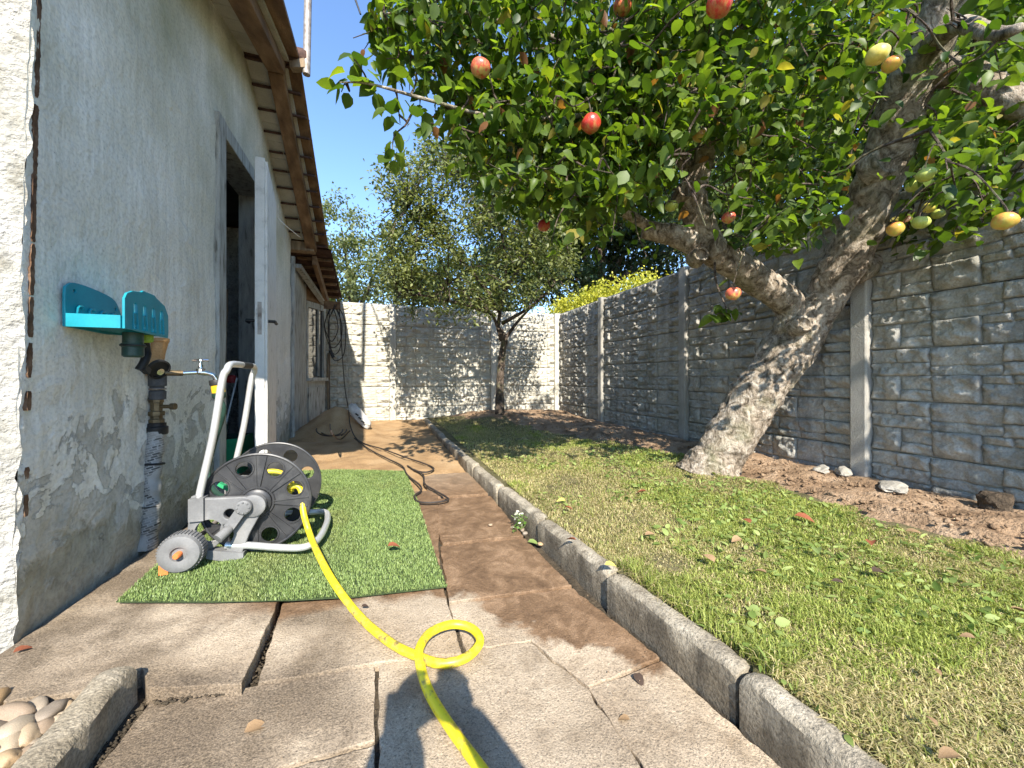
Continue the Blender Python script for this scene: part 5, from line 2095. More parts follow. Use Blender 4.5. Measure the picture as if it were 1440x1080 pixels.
# ------------------------------------------------------------------ trees and shrubs beyond the fences
def bush_tree(name, label, base, blobs, n, size, dark, light, seed, trunk_r=0.12, cat='tree', group=None, trunk_top=None, wid=0.3):
    r_ = np.random.default_rng(seed)
    t = thing(name, label, cat, base, group)
    b = Vector(base)
    c0 = Vector(blobs[0][0])
    topp = Vector(trunk_top) if trunk_top else c0
    mb = MB()
    mb.tube(crom([b, b.lerp(topp, 0.5) + Vector((0.1, 0, 0)), topp], 5), list(np.linspace(trunk_r, trunk_r * 0.5, 11)), 9)
    for (c, rad) in blobs[1:]:
        mb.tube(crom([b.lerp(topp, 0.6), b.lerp(topp, 0.8).lerp(Vector(c), 0.5), Vector(c)], 4), list(np.linspace(trunk_r * 0.5, 0.015, 9)), 6)
    mb.build('trunk', M_['plum_bark'], t, smooth=True)
    vol = np.array([max(0.05, r[0] * r[1] * r[2]) ** 0.67 for _, r in blobs])
    vol /= vol.sum()
    pos = []
    for (c, rad), v in zip(blobs, vol):
        # clumps on the shell and inside
        ncl = max(8, int(n * v / 26))
        d = r_.normal(size=(ncl, 3))
        d /= np.linalg.norm(d, axis=1, keepdims=True)
        rr = r_.uniform(0.45, 1.05, ncl) ** 0.6
        cl = np.array(c) + d * rr[:, None] * np.array(rad)
        for q in cl:
            m_ = r_.integers(18, 34)
            pos.append(q + r_.normal(size=(m_, 3)) * np.array([0.13, 0.13, 0.10]) * (0.5 + 0.5 * np.mean(rad)))
    pos = np.concatenate(pos)
    N = len(pos)
    dirs = r_.normal(size=(N, 3)) + np.array([0, 0, -0.35])
    ups = r_.normal(size=(N, 3)) * 0.6 + np.array([0, -0.35, 1])
    tt = r_.random(N)[:, None]
    clum = fbm(pos * 1.7, seed, 2)[:, None]
    tt = np.clip(tt * 0.8 + 0.25 * clum, 0, 1)
    cols = np.array([dark]) * (1 - tt) + np.array([light]) * tt
    c_ = mass('crown', pos, dirs, ups, r_.uniform(0.7, 1.2, N) * size, cols, M_['tree_leaf'], t, leaf_base(simple=True, wid=wid))
    c_['kind'] = 'stuff'
    return t


def gd(px, py, d):
    p = atd(px, py, d)
    return p


def gbase(px, d):
    p = atd(px, HY, d)
    return (p.x, p.y, -0.1)


bush_tree('birch_tree', 'pale loose-leaved tree behind the rear fence beside the house roof', gbase(500, 9), [(gd(495, 380, 9), (0.9, 0.7, 0.9)), (gd(480, 320, 9), (0.6, 0.5, 0.8)), (gd(535, 400, 8.6), (0.8, 0.7, 0.6)), (gd(440, 400, 9), (0.8, 0.7, 0.8)), (gd(560, 345, 9.5), (0.5, 0.5, 0.5))], 11000, 0.085, (0.06, 0.085, 0.03), (0.22, 0.25, 0.10), 301)
bush_tree('dense_tree', 'dark green tree behind the small tree, over the rear fence', gbase(640, 9.5), [(gd(650, 400, 9.5), (1.3, 0.9, 0.7)), (gd(720, 390, 9.8), (1.1, 0.9, 0.9)), (gd(590, 410, 9.2), (0.7, 0.7, 0.5)), (gd(720, 310, 9.6), (1.2, 0.9, 1.2)), (gd(770, 260, 10), (1.2, 1.0, 1.2))], 24000, 0.11, (0.025, 0.045, 0.015), (0.10, 0.14, 0.04), 302)
bush_tree('tall_dark_tree', 'tall dark tree beyond the corner where the two fences meet', gbase(850, 11), [(gd(840, 340, 11), (1.5, 1.2, 1.2)), (gd(910, 330, 11), (1.3, 1.2, 1.5)), (gd(790, 310, 11), (1.2, 1.0, 1.3)), (gd(860, 220, 11.5), (1.7, 1.2, 1.6)), (gd(760, 370, 10), (0.9, 0.8, 0.8)), (gd(960, 350, 10), (1.2, 1.0, 1.0)), (gd(800, 400, 10), (1.0, 0.9, 0.7))], 26000, 0.15, (0.013, 0.03, 0.014), (0.05, 0.085, 0.03), 303, 0.22)
bush_tree('golden_shrub', 'bright yellow-green shrub showing over the right fence near the corner', gbase(860, 7.0), [(gd(860, 425, 7.0), (0.55, 0.5, 0.36)), (gd(830, 432, 7.2), (0.5, 0.45, 0.28)), (gd(905, 408, 6.6), (0.35, 0.4, 0.25)), (gd(880, 470, 7.0), (0.7, 0.5, 0.5)), (gd(800, 440, 7.3), (0.4, 0.4, 0.2))], 13000, 0.06, (0.28, 0.30, 0.03), (0.62, 0.58, 0.09), 304, 0.05, 'shrub')
bush_tree('leafy_tree', 'green tree beyond the right fence behind the apple limbs', gbase(1060, 6.5), [(gd(1040, 300, 6.5), (1.0, 1.0, 0.8)), (gd(1120, 240, 6.2), (1.1, 1.0, 1.0)), (gd(990, 240, 7), (1.0, 1.0, 1.0)), (gd(1080, 150, 6.5), (1.3, 1.0, 1.0)), (gd(960, 130, 7), (1.2, 1.0, 1.1))], 22000, 0.115, (0.03, 0.06, 0.015), (0.16, 0.21, 0.045), 305, 0.15)
bush_tree('overhanging_tree', 'broad green tree beyond the right fence at the far right', gbase(1330, 4.6), [(gd(1340, 180, 4.7), (0.9, 0.9, 0.8)), (gd(1240, 190, 5.0), (0.8, 0.8, 0.8)), (gd(1430, 160, 4.5), (0.8, 0.8, 0.8)), (gd(1350, 60, 4.9), (1.1, 0.9, 0.8))], 20000, 0.10, (0.03, 0.055, 0.014), (0.12, 0.17, 0.04), 306, 0.12)

# ------------------------------------------------------------------ hose reel cart
YN, YFAR = 1.675, 1.93              # planes of the two discs
HUB = Vector((-0.443, 0, 0.236))
reel = thing('hose_reel_cart', 'grey plastic and aluminium hose reel cart standing on the artificial turf', 'hose reel', (-0.45, 1.78, 0.075))
RD = 0.178


def disc_mesh(yc, sgn):
    """reel flange in the XZ plane, hub and ribs on the outer side (sgn: -1 towards the camera)"""
    holes = [circ(0.132 * math.cos(R(18 + 45 * i)), 0.132 * math.sin(R(18 + 45 * i)), 0.027, 22) for i in range(8)]
    me = plate(circ(0, 0, RD - 0.002, 72), holes, 0.006, 0.0015)
    mb = MB()
    Mx = Matrix.Translation((HUB.x, yc, HUB.z)) @ Matrix.Rotation(R(90), 4, 'X')
    mb.mesh(me, Mx)
    c = Vector((HUB.x, yc, HUB.z))
    ya = Vector((0, sgn, 0))
    mb.torus(c + ya * 0.001, (0, 1, 0), RD, 0.0055, 72, 8)
    mb.torus(c + ya * 0.004, (0, 1, 0), 0.055, 0.006, 36, 6)
    mb.lathe([(0.05, 0.0), (0.05, 0.016), (0.042, 0.022), (0.02, 0.022)], c, ya, 24)
    for i in range(8):
        a = R(18 + 45 * i)
        hc = c + Vector((0.132 * math.cos(a), 0, 0.132 * math.sin(a)))
        mb.torus(hc + ya * 0.003, (0, 1, 0), 0.0300, 0.0035, 24, 6)
        a2 = a + R(22.5)
        d = Vector((math.cos(a2), 0, math.sin(a2)))
        s = Vector((-math.sin(a2), 0, math.cos(a2)))
        # tapering double rib
        for o_ in (-1, 1):
            p = c + d * 0.05 + s * 0.004 * o_ + ya * 0.006
            q = c + d * (RD - 0.006) + s * (0.018 * o_) + ya * 0.004
            mb.bar(p, q, 0.0035, 0.008, ya)
        # recessed wedge between the ribs
        mb.hexa([c + d * 0.06 - s * 0.004 + ya * 0.002, c + d * 0.06 + s * 0.004 + ya * 0.002, c + d * (RD - 0.008) + s * 0.016 + ya * 0.002, c + d * (RD - 0.008) - s * 0.016 + ya * 0.002,
                 c + d * 0.06 - s * 0.004 + ya * 0.006, c + d * 0.06 + s * 0.004 + ya * 0.006, c + d * (RD - 0.008) + s * 0.016 + ya * 0.0045, c + d * (RD - 0.008) - s * 0.016 + ya * 0.0045])
    bpy.data.meshes.remove(me)
    return mb


disc_mesh(YN, -1).build('reel_disc', M_['dark_plastic'], reel, smooth=True)
disc_mesh(YFAR, 1).build('reel_disc', M_['dark_plastic'], reel, smooth=True)
MB().lathe([(0.052, 0.004), (0.05, 0.01), (0.05, YFAR - YN - 0.01), (0.052, YFAR - YN - 0.004)], (HUB.x, YN, HUB.z), (0, 1, 0), 24).build('drum', M_['dark_plastic'], reel, smooth=True)


def sp(px, py, Y):
    p = ony(px, py, Y)
    return (p.x - HUB.x, p.z - HUB.z)


def side_plate(Y, sgn):
    """triangular side cheek with round window, seen in front of the near disc"""
    Yp = 1.645
    up = [(271, 697), (283, 694), (292, 699), (352, 697), (363, 702), (368, 712), (367, 722), (352, 750), (341, 777), (328, 781), (318, 777), (330, 752), (326, 740), (315, 737), (312, 758), (303, 768), (290, 770), (262, 762), (266, 742)]
    pts = [sp(x, y, Yp) for x, y in up]
    # rounded corners by subdividing
    sm = crom([(p[0], p[1], 0) for p in pts + pts[:1]], 4)[:-1]
    c1 = sp(296, 745, Yp)
    c2 = sp(325, 721, Yp)
    me = plate([(p.x, p.y) for p in sm], [circ(c1[0], c1[1], 0.046, 24), circ(c2[0], c2[1], 0.018, 16)], 0.022, 0.004)
    mb = MB()
    Mx = Matrix.Translation((HUB.x, Y, HUB.z)) @ Matrix.Rotation(R(90), 4, 'X')
    mb.mesh(me, Mx)
    bpy.data.meshes.remove(me)
    c = Vector((HUB.x, Y, HUB.z))
    mb.lathe([(0.040, -0.004), (0.040, 0.018), (0.034, 0.022), (0.01, 0.022)], c, (0, sgn, 0), 22)
    # socket block for the handle tube
    q = ony(280, 700, 1.645)
    mb.box((q.x - 0.022, Y - 0.022, q.z - 0.075), (q.x + 0.022, Y + 0.022, q.z + 0.004))
    # foot
    f0, f1 = ony(318, 779, 1.645), ony(340, 783, 1.645)
    mb.hexa([(f0.x - 0.05, Y - 0.024, f0.z + 0.002), (f1.x + 0.012, Y - 0.024, f1.z - 0.016), (f1.x + 0.012, Y + 0.024, f1.z - 0.016), (f0.x - 0.05, Y + 0.024, f0.z + 0.002),
             (f0.x - 0.05, Y - 0.020, f0.z + 0.03), (f1.x + 0.012, Y - 0.020, f1.z + 0.022), (f1.x + 0.012, Y + 0.020, f1.z + 0.022), (f0.x - 0.05, Y + 0.020, f0.z + 0.03)])
    return mb


side_plate(1.640, -1).build('side_frame', M_['grey_plastic'], reel, smooth=True)
side_plate(1.965, 1).build('side_frame', M_['grey_plastic'], reel, smooth=True)
# handle: one bent tube with a grip clip
hb = ony(280, 700, 1.64)
ht = ony(318, 512, 1.64)
YF2 = 1.965
pth = [Vector((hb.x, 1.64, hb.z - 0.06)), Vector((hb.x, 1.64, hb.z)), Vector((hb.x, 1.64, hb.z)).lerp(Vector((ht.x, 1.64, ht.z - 0.05)), 0.5), Vector((ht.x - 0.012, 1.64, ht.z - 0.06)), Vector((ht.x, 1.645, ht.z - 0.022)), Vector((ht.x + 0.004, 1.675, ht.z)), Vector((ht.x + 0.004, 1.80, ht.z + 0.002)), Vector((ht.x + 0.004, YF2 - 0.035, ht.z)), Vector((ht.x, YF2 - 0.005, ht.z - 0.022)), Vector((ht.x - 0.012, YF2, ht.z - 0.06)), Vector((hb.x, YF2, hb.z)).lerp(Vector((ht.x, YF2, ht.z - 0.05)), 0.5), Vector((hb.x, YF2, hb.z)), Vector((hb.x, YF2, hb.z - 0.06))]
MB().tube(crom(pth, 6), 0.0118, 14).build('handle', M_['alu'], reel, smooth=True)
MB().tube([(ht.x + 0.004, 1.79, ht.z + 0.002), (ht.x + 0.004, 1.89, ht.z + 0.002)], 0.0136, 14).build('grip_sleeve', M_['black'], reel, smooth=True)
# front support tube
fz = 0.088
f0 = ony(332, 780, 1.645)
sup = [Vector((f0.x - 0.03, 1.64, fz + 0.012)), Vector((f0.x + 0.04, 1.636, fz + 0.004)), Vector((-0.345, 1.60, fz - 0.006)), Vector((-0.27, 1.575, fz - 0.004)), Vector((-0.235, 1.61, fz)), Vector((-0.222, 1.70, fz + 0.002)), Vector((-0.225, 1.85, fz)), Vector((-0.25, 1.945, fz)), Vector((-0.33, 1.965, fz)), Vector((f0.x - 0.03, 1.965, fz + 0.012))]
MB().tube(crom(sup, 6), 0.0125, 12).build('support_tube', M_['alu'], reel, smooth=True)


def wheel(Yc, sgn):
    q = ony(256, 767, 1.57)
    r_ = 0.062
    c = Vector((q.x, Yc, 0.060 + r_))
    mb = MB()
    ax_ = Vector((0, sgn, 0))
    mb.lathe([(0.015, -0.024), (r_ * 0.90, -0.024), (r_, -0.018), (r_, 0.020), (r_ * 0.93, 0.030), (r_ * 0.62, 0.036), (r_ * 0.38, 0.032), (0.020, 0.024), (0.012, 0.024)], c, ax_, 40)
    for i in range(40):
        a = 2 * math.pi * i / 40
        d = Vector((math.cos(a), 0, math.sin(a)))
        mb.bar(c + d * r_ + Vector((0, -sgn * 0.018, 0)), c + d * r_ + Vector((0, sgn * 0.020, 0)), 0.0050, 0.0055, d)
    w_ = mb.build('wheel', M_['grey_plastic'], reel, smooth=True)
    MB().lathe([(0.010, 0.024), (0.010, 0.046), (0.007, 0.050), (0.002, 0.050)], c, ax_, 12).build('axle_cap', M_['orange'], w_, smooth=True)
    MB().box((c.x - 0.055, c.y + sgn * 0.02 - 0.004, c.z - r_ - 0.001), (c.x - 0.030, c.y + sgn * 0.02 + 0.004, c.z - r_ + 0.03)).build('clip', M_['orange'], w_)
    return c


cn = wheel(1.575, -1)
cf = wheel(2.03, 1)
MB().cyl(cn, cf, 0.009, n=10).build('wheel_axle', M_['steel'], reel, smooth=True)
# crank with knob
ca, cbk = ony(343, 713, 1.61), ony(322, 742, 1.61)
ck = MB()
ck.lathe([(0.026, -0.008), (0.026, 0.010), (0.020, 0.013), (0.006, 0.013)], ca, (0, -1, 0), 20)
ck.bar(ca, cbk, 0.034, 0.016, (0, 1, 0))
for i in range(8):
    a = 2 * math.pi * i / 8
    ck.box((ca.x + 0.019 * math.cos(a) - 0.003, ca.y - 0.016, ca.z + 0.019 * math.sin(a) - 0.003), (ca.x + 0.019 * math.cos(a) + 0.003, ca.y - 0.012, ca.z + 0.019 * math.sin(a) + 0.003))
crank = ck.build('crank', M_['grey_plastic'], reel, smooth=True, bevel=0.001, seg=1)
k0, k1 = ony(324, 742, 1.605), ony(306, 758, 1.57)
MB().tube([k0, k0.lerp(k1, 0.15), k1], [0.010, 0.015, 0.017], 14).build('crank_knob', M_['grey_plastic'], crank, smooth=True)
MB().bar(ony(308, 680, 1.80), ony(326, 690, 1.80), 0.022, 0.012).build('hose_coupling', M_['emerald'], reel)

# ------------------------------------------------------------------ yellow hose


def hp_(px, py, off):
    return onp(px, py, off)


hz_r = 0.0108
coil = []
for i in range(70):
    a = R(200) - i * R(20)
    yy = YN + 0.03 + 0.19 * (i / 69)
    rr = 0.072 + 0.004 * math.sin(i * 0.7)
    coil.append(Vector((HUB.x + rr * math.cos(a), yy, HUB.z + rr * math.sin(a))))
coil.reverse()
e = coil[-1]
ground_pts = [hp_(470, 820, 0.075), hp_(505, 866, 0.035), hp_(548, 903, 0.022), hp_(585, 922, 0.020), hp_(620, 933, 0.021), hp_(655, 925, 0.022), hp_(675, 903, 0.026), hp_(664, 884, 0.034), hp_(636, 878, 0.042), hp_(606, 889, 0.050), hp_(590, 912, 0.056), hp_(592, 940, 0.045), hp_(604, 975, 0.026), hp_(630, 1018, 0.018), hp_(668, 1070, 0.018), hp_(720, 1140, 0.018), hp_(800, 1240, 0.018), hp_(860, 1400, 0.018)]
out_pts = [Vector((HUB.x + 0.075, YN + 0.03, HUB.z + 0.03)), Vector((HUB.x + 0.135, YN + 0.035, HUB.z + 0.03)), ony(427, 722, 1.66), ony(436, 752, 1.62), onp(448, 780, 0.10)]
hp_all = crom(coil[-66:] + out_pts + ground_pts, 6)
hose = tag(obj('garden_hose', MB().tube(hp_all, hz_r, 12).data('garden_hose'), M_['hose'], None, True), 'muddy yellow garden hose running off the reel and looping once on the slabs', 'hose')

# ------------------------------------------------------------------ wall fittings
# turquoise hose hanger
HY0, HY1 = 1.455, 1.70
hx0, hx1 = XW + 0.008, -0.728
hang = thing('hose_hanger', 'turquoise plastic hose hanger screwed to the plaster wall', 'hose hanger', (XW, 1.58, 0.845))


def hang_plate(front):
    L_ = HY1 - HY0
    if front:
        out = [(0.0, 0.0), (L_, -0.006), (L_ + 0.004, 0.02), (L_ + 0.002, 0.075), (L_ - 0.02, 0.105), (L_ - 0.075, 0.124), (L_ - 0.085, 0.130), (0.095, 0.132), (0.085, 0.126), (0.04, 0.120), (0.012, 0.108), (0.0, 0.09)]
        slots = [rrect(0.045 + i * 0.050, 0.052, 0.045 + i * 0.050 + 0.014, 0.086, 0.006, 4) for i in range(4)]
        slots += [rrect(0.045 + i * 0.050, 0.006, 0.045 + i * 0.050 + 0.013, 0.020, 0.005, 4) for i in range(4)]
    else:
        out = [(-0.006, 0.0), (L_, 0.0), (L_, 0.06), (L_ - 0.015, 0.095), (L_ - 0.05, 0.120), (0.10, 0.132), (0.03, 0.132), (0.004, 0.120), (-0.006, 0.10)]
        slots = [circ(0.03, 0.108, 0.006, 12), circ(L_ - 0.03, 0.085, 0.006, 12)]
    sm = crom([(p[0], p[1], 0) for p in out + out[:1]], 3)[:-1]
    return plate([(p.x, p.y) for p in sm] if not front else out, slots, 0.007, 0.0015)


def put(me, X, parent, name):
    # local x -> +Y, local y -> +Z, local z -> +X
    Mx = Matrix(((0, 0, 1, X), (1, 0, 0, HY0), (0, 1, 0, 0.846), (0, 0, 0, 1)))
    mb = MB().mesh(me, Mx)
    bpy.data.meshes.remove(me)
    return mb


fp = put(hang_plate(True), hx1, hang, 'f')
for i in range(4):
    y0 = HY0 + 0.045 + i * 0.050
    for yy_ in (y0 - 0.005, y0 + 0.0165):
        fp.hexa([(hx1 + 0.003, yy_, 0.850), (hx1 + 0.0075, yy_ + 0.0005, 0.850), (hx1 + 0.0075, yy_ + 0.0018, 0.850), (hx1 + 0.003, yy_ + 0.0022, 0.850),
                 (hx1 + 0.003, yy_, 0.926), (hx1 + 0.004, yy_ + 0.0005, 0.926), (hx1 + 0.004, yy_ + 0.0018, 0.926), (hx1 + 0.003, yy_ + 0.0022, 0.926)])
fp.build('front_plate', M_['teal'], hang)
bp = put(hang_plate(False), hx0, hang, 'b')
for i in range(4):
    y0 = HY0 + 0.035 + i * 0.05
    bp.tube(crom([(hx0 + 0.005, y0, 0.852), (hx0 + 0.007, y0, 0.905), (hx0 + 0.006, y0 + 0.022, 0.912), (hx0 + 0.004, y0 + 0.026, 0.905)], 3), 0.0035, 6)
bp.build('back_plate', M_['teal'], hang)
# saddle: curved shelf with rim
sh = MB()
ns = 14
for i in range(ns):
    t0, t1 = i / ns, (i + 1) / ns
    f_ = lambda t: 0.846 + 0.030 - 0.020 * (2 * t - 1) ** 2 * 1.0 + 0.0
    xa, xb = hx0 + (hx1 - hx0) * t0, hx0 + (hx1 - hx0) * t1
    za, zb_ = f_(t0), f_(t1)
    sh.hexa([(xa, HY0 + 0.004, za - 0.007), (xb, HY0 + 0.004, zb_ - 0.007), (xb, HY1 - 0.004, zb_ - 0.007), (xa, HY1 - 0.004, za - 0.007),
             (xa, HY0 + 0.004, za), (xb, HY0 + 0.004, zb_), (xb, HY1 - 0.004, zb_), (xa, HY1 - 0.004, za)])
sh.box((hx0 + 0.004, HY0 - 0.006, 0.846), (hx1 - 0.004, HY0 + 0.0035, 0.884))
sh.box((hx0 + 0.004, HY1 - 0.0035, 0.846), (hx1 - 0.004, HY1 + 0.003, 0.878))
sh.build('saddle', M_['teal'], hang)
# fittings clipped underneath
g0 = Vector((-0.768, 1.585, 0.846))
fit = thing('sprayer_head', 'dark green screw-on sprinkler head hanging under the turquoise hanger', 'sprinkler', g0 - Vector((0, 0, 0.08)))
MB().lathe([(0.010, 0.0), (0.026, -0.001), (0.026, -0.035), (0.030, -0.037), (0.030, -0.046), (0.027, -0.048), (0.027, -0.075), (0.022, -0.080), (0.006, -0.080)], g0, (0, 0, 1), 22).build('body', M_['green_plastic'], fit, smooth=True)
MB().torus(g0 - Vector((0, 0, 0.042)), (0, 0, 1), 0.030, 0.003, 24, 6).build('ring', M_['black'], fit, smooth=True)
g1 = Vector((-0.765, 1.655, 0.846))
tag(MB().lathe([(0.008, 0), (0.018, -0.001), (0.018, -0.022), (0.012, -0.026), (0.004, -0.026)], g1, n=16).build('hose_adapter', M_['lime'], None, smooth=True), 'small lime green hose adapter clipped under the hanger', 'hose adapter')
sg = thing('spray_gun', 'black hand spray gun hanging behind the green fittings', 'spray gun', g1 + Vector((-0.02, 0.06, -0.14)))
MB().tube(crom([g1 + Vector((-0.02, 0.03, -0.002)), g1 + Vector((-0.02, 0.045, -0.05)), g1 + Vector((-0.02, 0.03, -0.09)), g1 + Vector((-0.03, 0.02, -0.12))], 4), [0.010] * 5 + [0.013] * 8, 10).build('grip', M_['black'], sg, smooth=True)
MB().bar(g1 + Vector((-0.02, 0.02, -0.11)), g1 + Vector((-0.02, 0.05, -0.125)), 0.018, 0.02).build('trigger', M_['black'], sg)

# riser pipe with lagging, meter and tap
rb = Vector((-0.852, 1.84, 0.045))
rt_ = Vector((-0.850, 1.90, 0.485))
pipe = thing('water_pipe', 'wrapped water pipe with meter and valves rising up the plaster wall', 'water pipe', rb)
pp = crom([rb, rb.lerp(rt_, 0.33) + Vector((0.003, 0.004, 0)), rb.lerp(rt_, 0.66) + Vector((-0.002, -0.003, 0)), rt_], 10)
rr = [0.031 + 0.003 * math.sin(i * 1.3) + 0.0015 * math.sin(i * 3.1) for i in range(len(pp))]
MB().tube(pp, rr, 16).build('wrap', M_['wrap'], pipe, smooth=True)
for t in (0.72, 0.36):
    q = rb.lerp(rt_, t)
    MB().torus(q, (rt_ - rb), 0.033, 0.0045 if t > .5 else 0.002, 20, 6).build('tie', M_['black'], pipe, smooth=True)
PX, PY = -0.849, 1.905
MB().lathe([(0.034, 0.475), (0.036, 0.480), (0.036, 0.505), (0.030, 0.508), (0.030, 0.52), (0.012, 0.522)], (PX, PY, 0), n=18).build('collar', M_['black'], pipe, smooth=True)
bv = MB().lathe([(0.018, 0.52), (0.026, 0.522), (0.026, 0.535), (0.020, 0.538), (0.020, 0.548), (0.027, 0.550), (0.027, 0.566), (0.019, 0.568), (0.021, 0.60), (0.024, 0.602), (0.024, 0.612), (0.01, 0.613)], (PX, PY, 0), n=8)
bv.cyl((PX, PY, 0.585), (PX + 0.055, PY - 0.01, 0.585), 0.008, n=8)
bv.cyl((PX + 0.05, PY - 0.009, 0.585), (PX + 0.066, PY - 0.012, 0.585), 0.013, n=10)
bv.build('valve', M_['brass'], pipe, smooth=True)
MB().lathe([(0.020, 0.612), (0.029, 0.614), (0.030, 0.645), (0.024, 0.650), (0.024, 0.665), (0.031, 0.668), (0.031, 0.735), (0.028, 0.739), (0.01, 0.74)], (PX, PY, 0), n=18).build('lagging', M_['grey_foam'], pipe, smooth=True)
MB().torus((PX, PY, 0.655), (0, 0, 1), 0.027, 0.004, 18, 6).build('hose_clamp', M_['steel'], pipe, smooth=True)
# upper tan lagging and angled meter
MB().tube([(PX + 0.004, PY - 0.02, 0.755), (PX + 0.01, PY - 0.01, 0.80), (PX + 0.012, PY - 0.005, 0.838), (PX + 0.012, PY - 0.005, 0.843), (PX + 0.012, PY - 0.005, 0.856)], [0.026, 0.022, 0.026, 0.030, 0.030], 14).build('upper_lagging', M_['tan_foam'], pipe, smooth=True)
mc = Vector((PX + 0.012, PY - 0.03, 0.738))
ma = Vector((0.75, -0.45, -0.35)).normalized()
MB().lathe([(0.02, -0.03), (0.036, -0.028), (0.038, 0.0), (0.034, 0.006), (0.01, 0.006)], mc, ma, 20).build('meter_body', M_['tan_foam'], pipe, smooth=True)
mt = MB().lathe([(0.036, 0.006), (0.039, 0.008), (0.039, 0.020), (0.033, 0.022), (0.031, 0.014), (0.004, 0.014)], mc, ma, 24).build('meter_ring', M_['black'], pipe, smooth=True)
MB().lathe([(0.013, 0.0145), (0.013, 0.0165), (0.004, 0.0165)], mc + Vector((0.004, 0.002, -0.010)), ma, 14).build('dial', M_['chrome'], mt, smooth=True)
# tap
tp0 = Vector((PX + 0.03, PY - 0.005, 0.718))
tap = thing('garden_tap', 'small chrome garden tap with a cross handle on the wall pipe', 'tap', tp0)
MB().cyl(tp0, tp0 + Vector((0.05, 0.02, 0.0)), 0.0115, n=12).build('union', M_['brass'], tap, smooth=True)
t1 = tp0 + Vector((0.05, 0.02, 0))
t2 = tp0 + Vector((0.100, 0.045, 0.004))
t3 = tp0 + Vector((0.135, 0.060, -0.006))
t4 = tp0 + Vector((0.150, 0.066, -0.030))
MB().tube(crom([t1, t1.lerp(t2, 0.6), t2, t3, t4], 5), [0.0085] * 8 + [0.012] * 5 + [0.0095] * 8, 12).build('spout', M_['chrome'], tap, smooth=True)
MB().lathe([(0.017, 0.004), (0.017, 0.014), (0.010, 0.018), (0.009, 0.030), (0.006, 0.034), (0.006, 0.050), (0.002, 0.05)], t2, n=14).build('bonnet', M_['chrome'], tap, smooth=True)
hd = MB()
hc = t2 + Vector((0, 0, 0.050))
for a in (0.35, 0.35 + math.pi / 2):
    d = Vector((math.cos(a), math.sin(a), 0))
    hd.tube([hc - d * 0.028, hc - d * 0.022, hc + d * 0.022, hc + d * 0.028], [0.004, 0.0055, 0.0055, 0.004], 8)
hd.lathe([(0.008, -0.006), (0.008, 0.006), (0.003, 0.009)], hc, n=10)
hd.build('handle', M_['chrome'], tap, smooth=True)
# connector on the spout and its short dark green hose
ca_ = (Vector((0.12, 0.05, -1))).normalized()
con = thing('hose_connector', 'black, yellow and green snap hose connector on the tap spout', 'hose connector', t4 - Vector((0, 0, 0.08)))
MB().lathe([(0.01, -0.004), (0.026, -0.003), (0.028, 0.0), (0.028, 0.018), (0.024, 0.020)], t4, ca_, 18).build('collar', M_['black'], con, smooth=True)
MB().lathe([(0.020, 0.018), (0.0245, 0.020), (0.0245, 0.052), (0.018, 0.054)], t4, ca_, 18).build('sleeve', M_['yellow'], con, smooth=True)
MB().lathe([(0.022, 0.052), (0.026, 0.054), (0.026, 0.070), (0.020, 0.078), (0.012, 0.082)], t4, ca_, 18).build('nut', M_['green_plastic'], con, smooth=True)
c0 = t4 + ca_ * 0.08
sh_pts = [c0, c0 + Vector((0.010, 0.01, -0.06)), Vector((-0.70, 2.02, 0.40)), Vector((-0.72, 2.02, 0.28)), Vector((-0.66, 1.94, 0.215)), Vector((-0.56, 1.86, 0.20)), Vector((-0.47, 1.80, 0.215))]
tag(obj('feed_hose', MB().tube(crom(sh_pts, 8), 0.0105, 10).data('feed_hose'), M_['green_plastic'], None, True), 'short dark green feed hose from the tap connector down to the reel', 'hose')

# ------------------------------------------------------------------ far end clutter
hc_ = Vector((-0.50, 4.72, 0.075))


def heap_z(x, y):
    P = np.stack([x, y, x * 0], 1)
    r2 = ((x - hc_.x) / 0.40) ** 2 + ((y - hc_.y) / 0.44) ** 2
    return 0.055 + 0.31 * np.exp(-r2 * 1.5) + 0.02 * fbm(P * 7, 81, 4) * np.exp(-r2) - 0.03 * (r2 > 2.2)


tag(grid('sand_heap', np.linspace(-1.05, 0.05, 60), np.linspace(4.1, 5.4, 60), heap_z, M_['sand']), kind='structure')
sc0 = ony(506, 588, 4.55)
ico2 = bmesh.new()
bmesh.ops.create_icosphere(ico2, subdivisions=4, radius=1)
me = bpy.data.meshes.new('sack')
ico2.to_mesh(me)
V = np.array([v.co[:] for v in me.vertices])
V = np.sign(V) * np.abs(V) ** 0.75
V = V * (1 + 0.16 * np.abs(fbm(V * 2.6, 83, 4)))[:, None] * np.array([0.055, 0.050, 0.155])
rot = np.array(Euler((0, R(-38), 0)).to_matrix())
V = V @ rot.T + np.array(sc0) + np.array([0.0, 0, 0.02])
me.vertices.foreach_set('co', V.astype(np.float32).ravel())
sk = thing('sack', 'crumpled white plastic sack lying on the side of the sand heap', 'sack', (sc0.x, sc0.y, 0.1))
obj('bag', me, M_['sack'], sk, True)
for i in range(3):
    q = sc0 + Vector((-0.04 + 0.03 * i, -0.085, 0.06 - 0.04 * i))
    MB().bar(q, q + Vector((0.03, 0.004, -0.025)), 0.004, 0.016).build('print', M_['black'], sk)
# fence-side wooden post by the window
tag(MB().tube([(-0.655, 5.52, 0.1), (-0.665, 5.53, 0.55), (-0.66, 5.53, 1.02)], [0.022, 0.020, 0.018], 8).build('wooden_post', M_['raw_wood'], None, smooth=True), 'weathered wooden post standing beside the annex window', 'post')

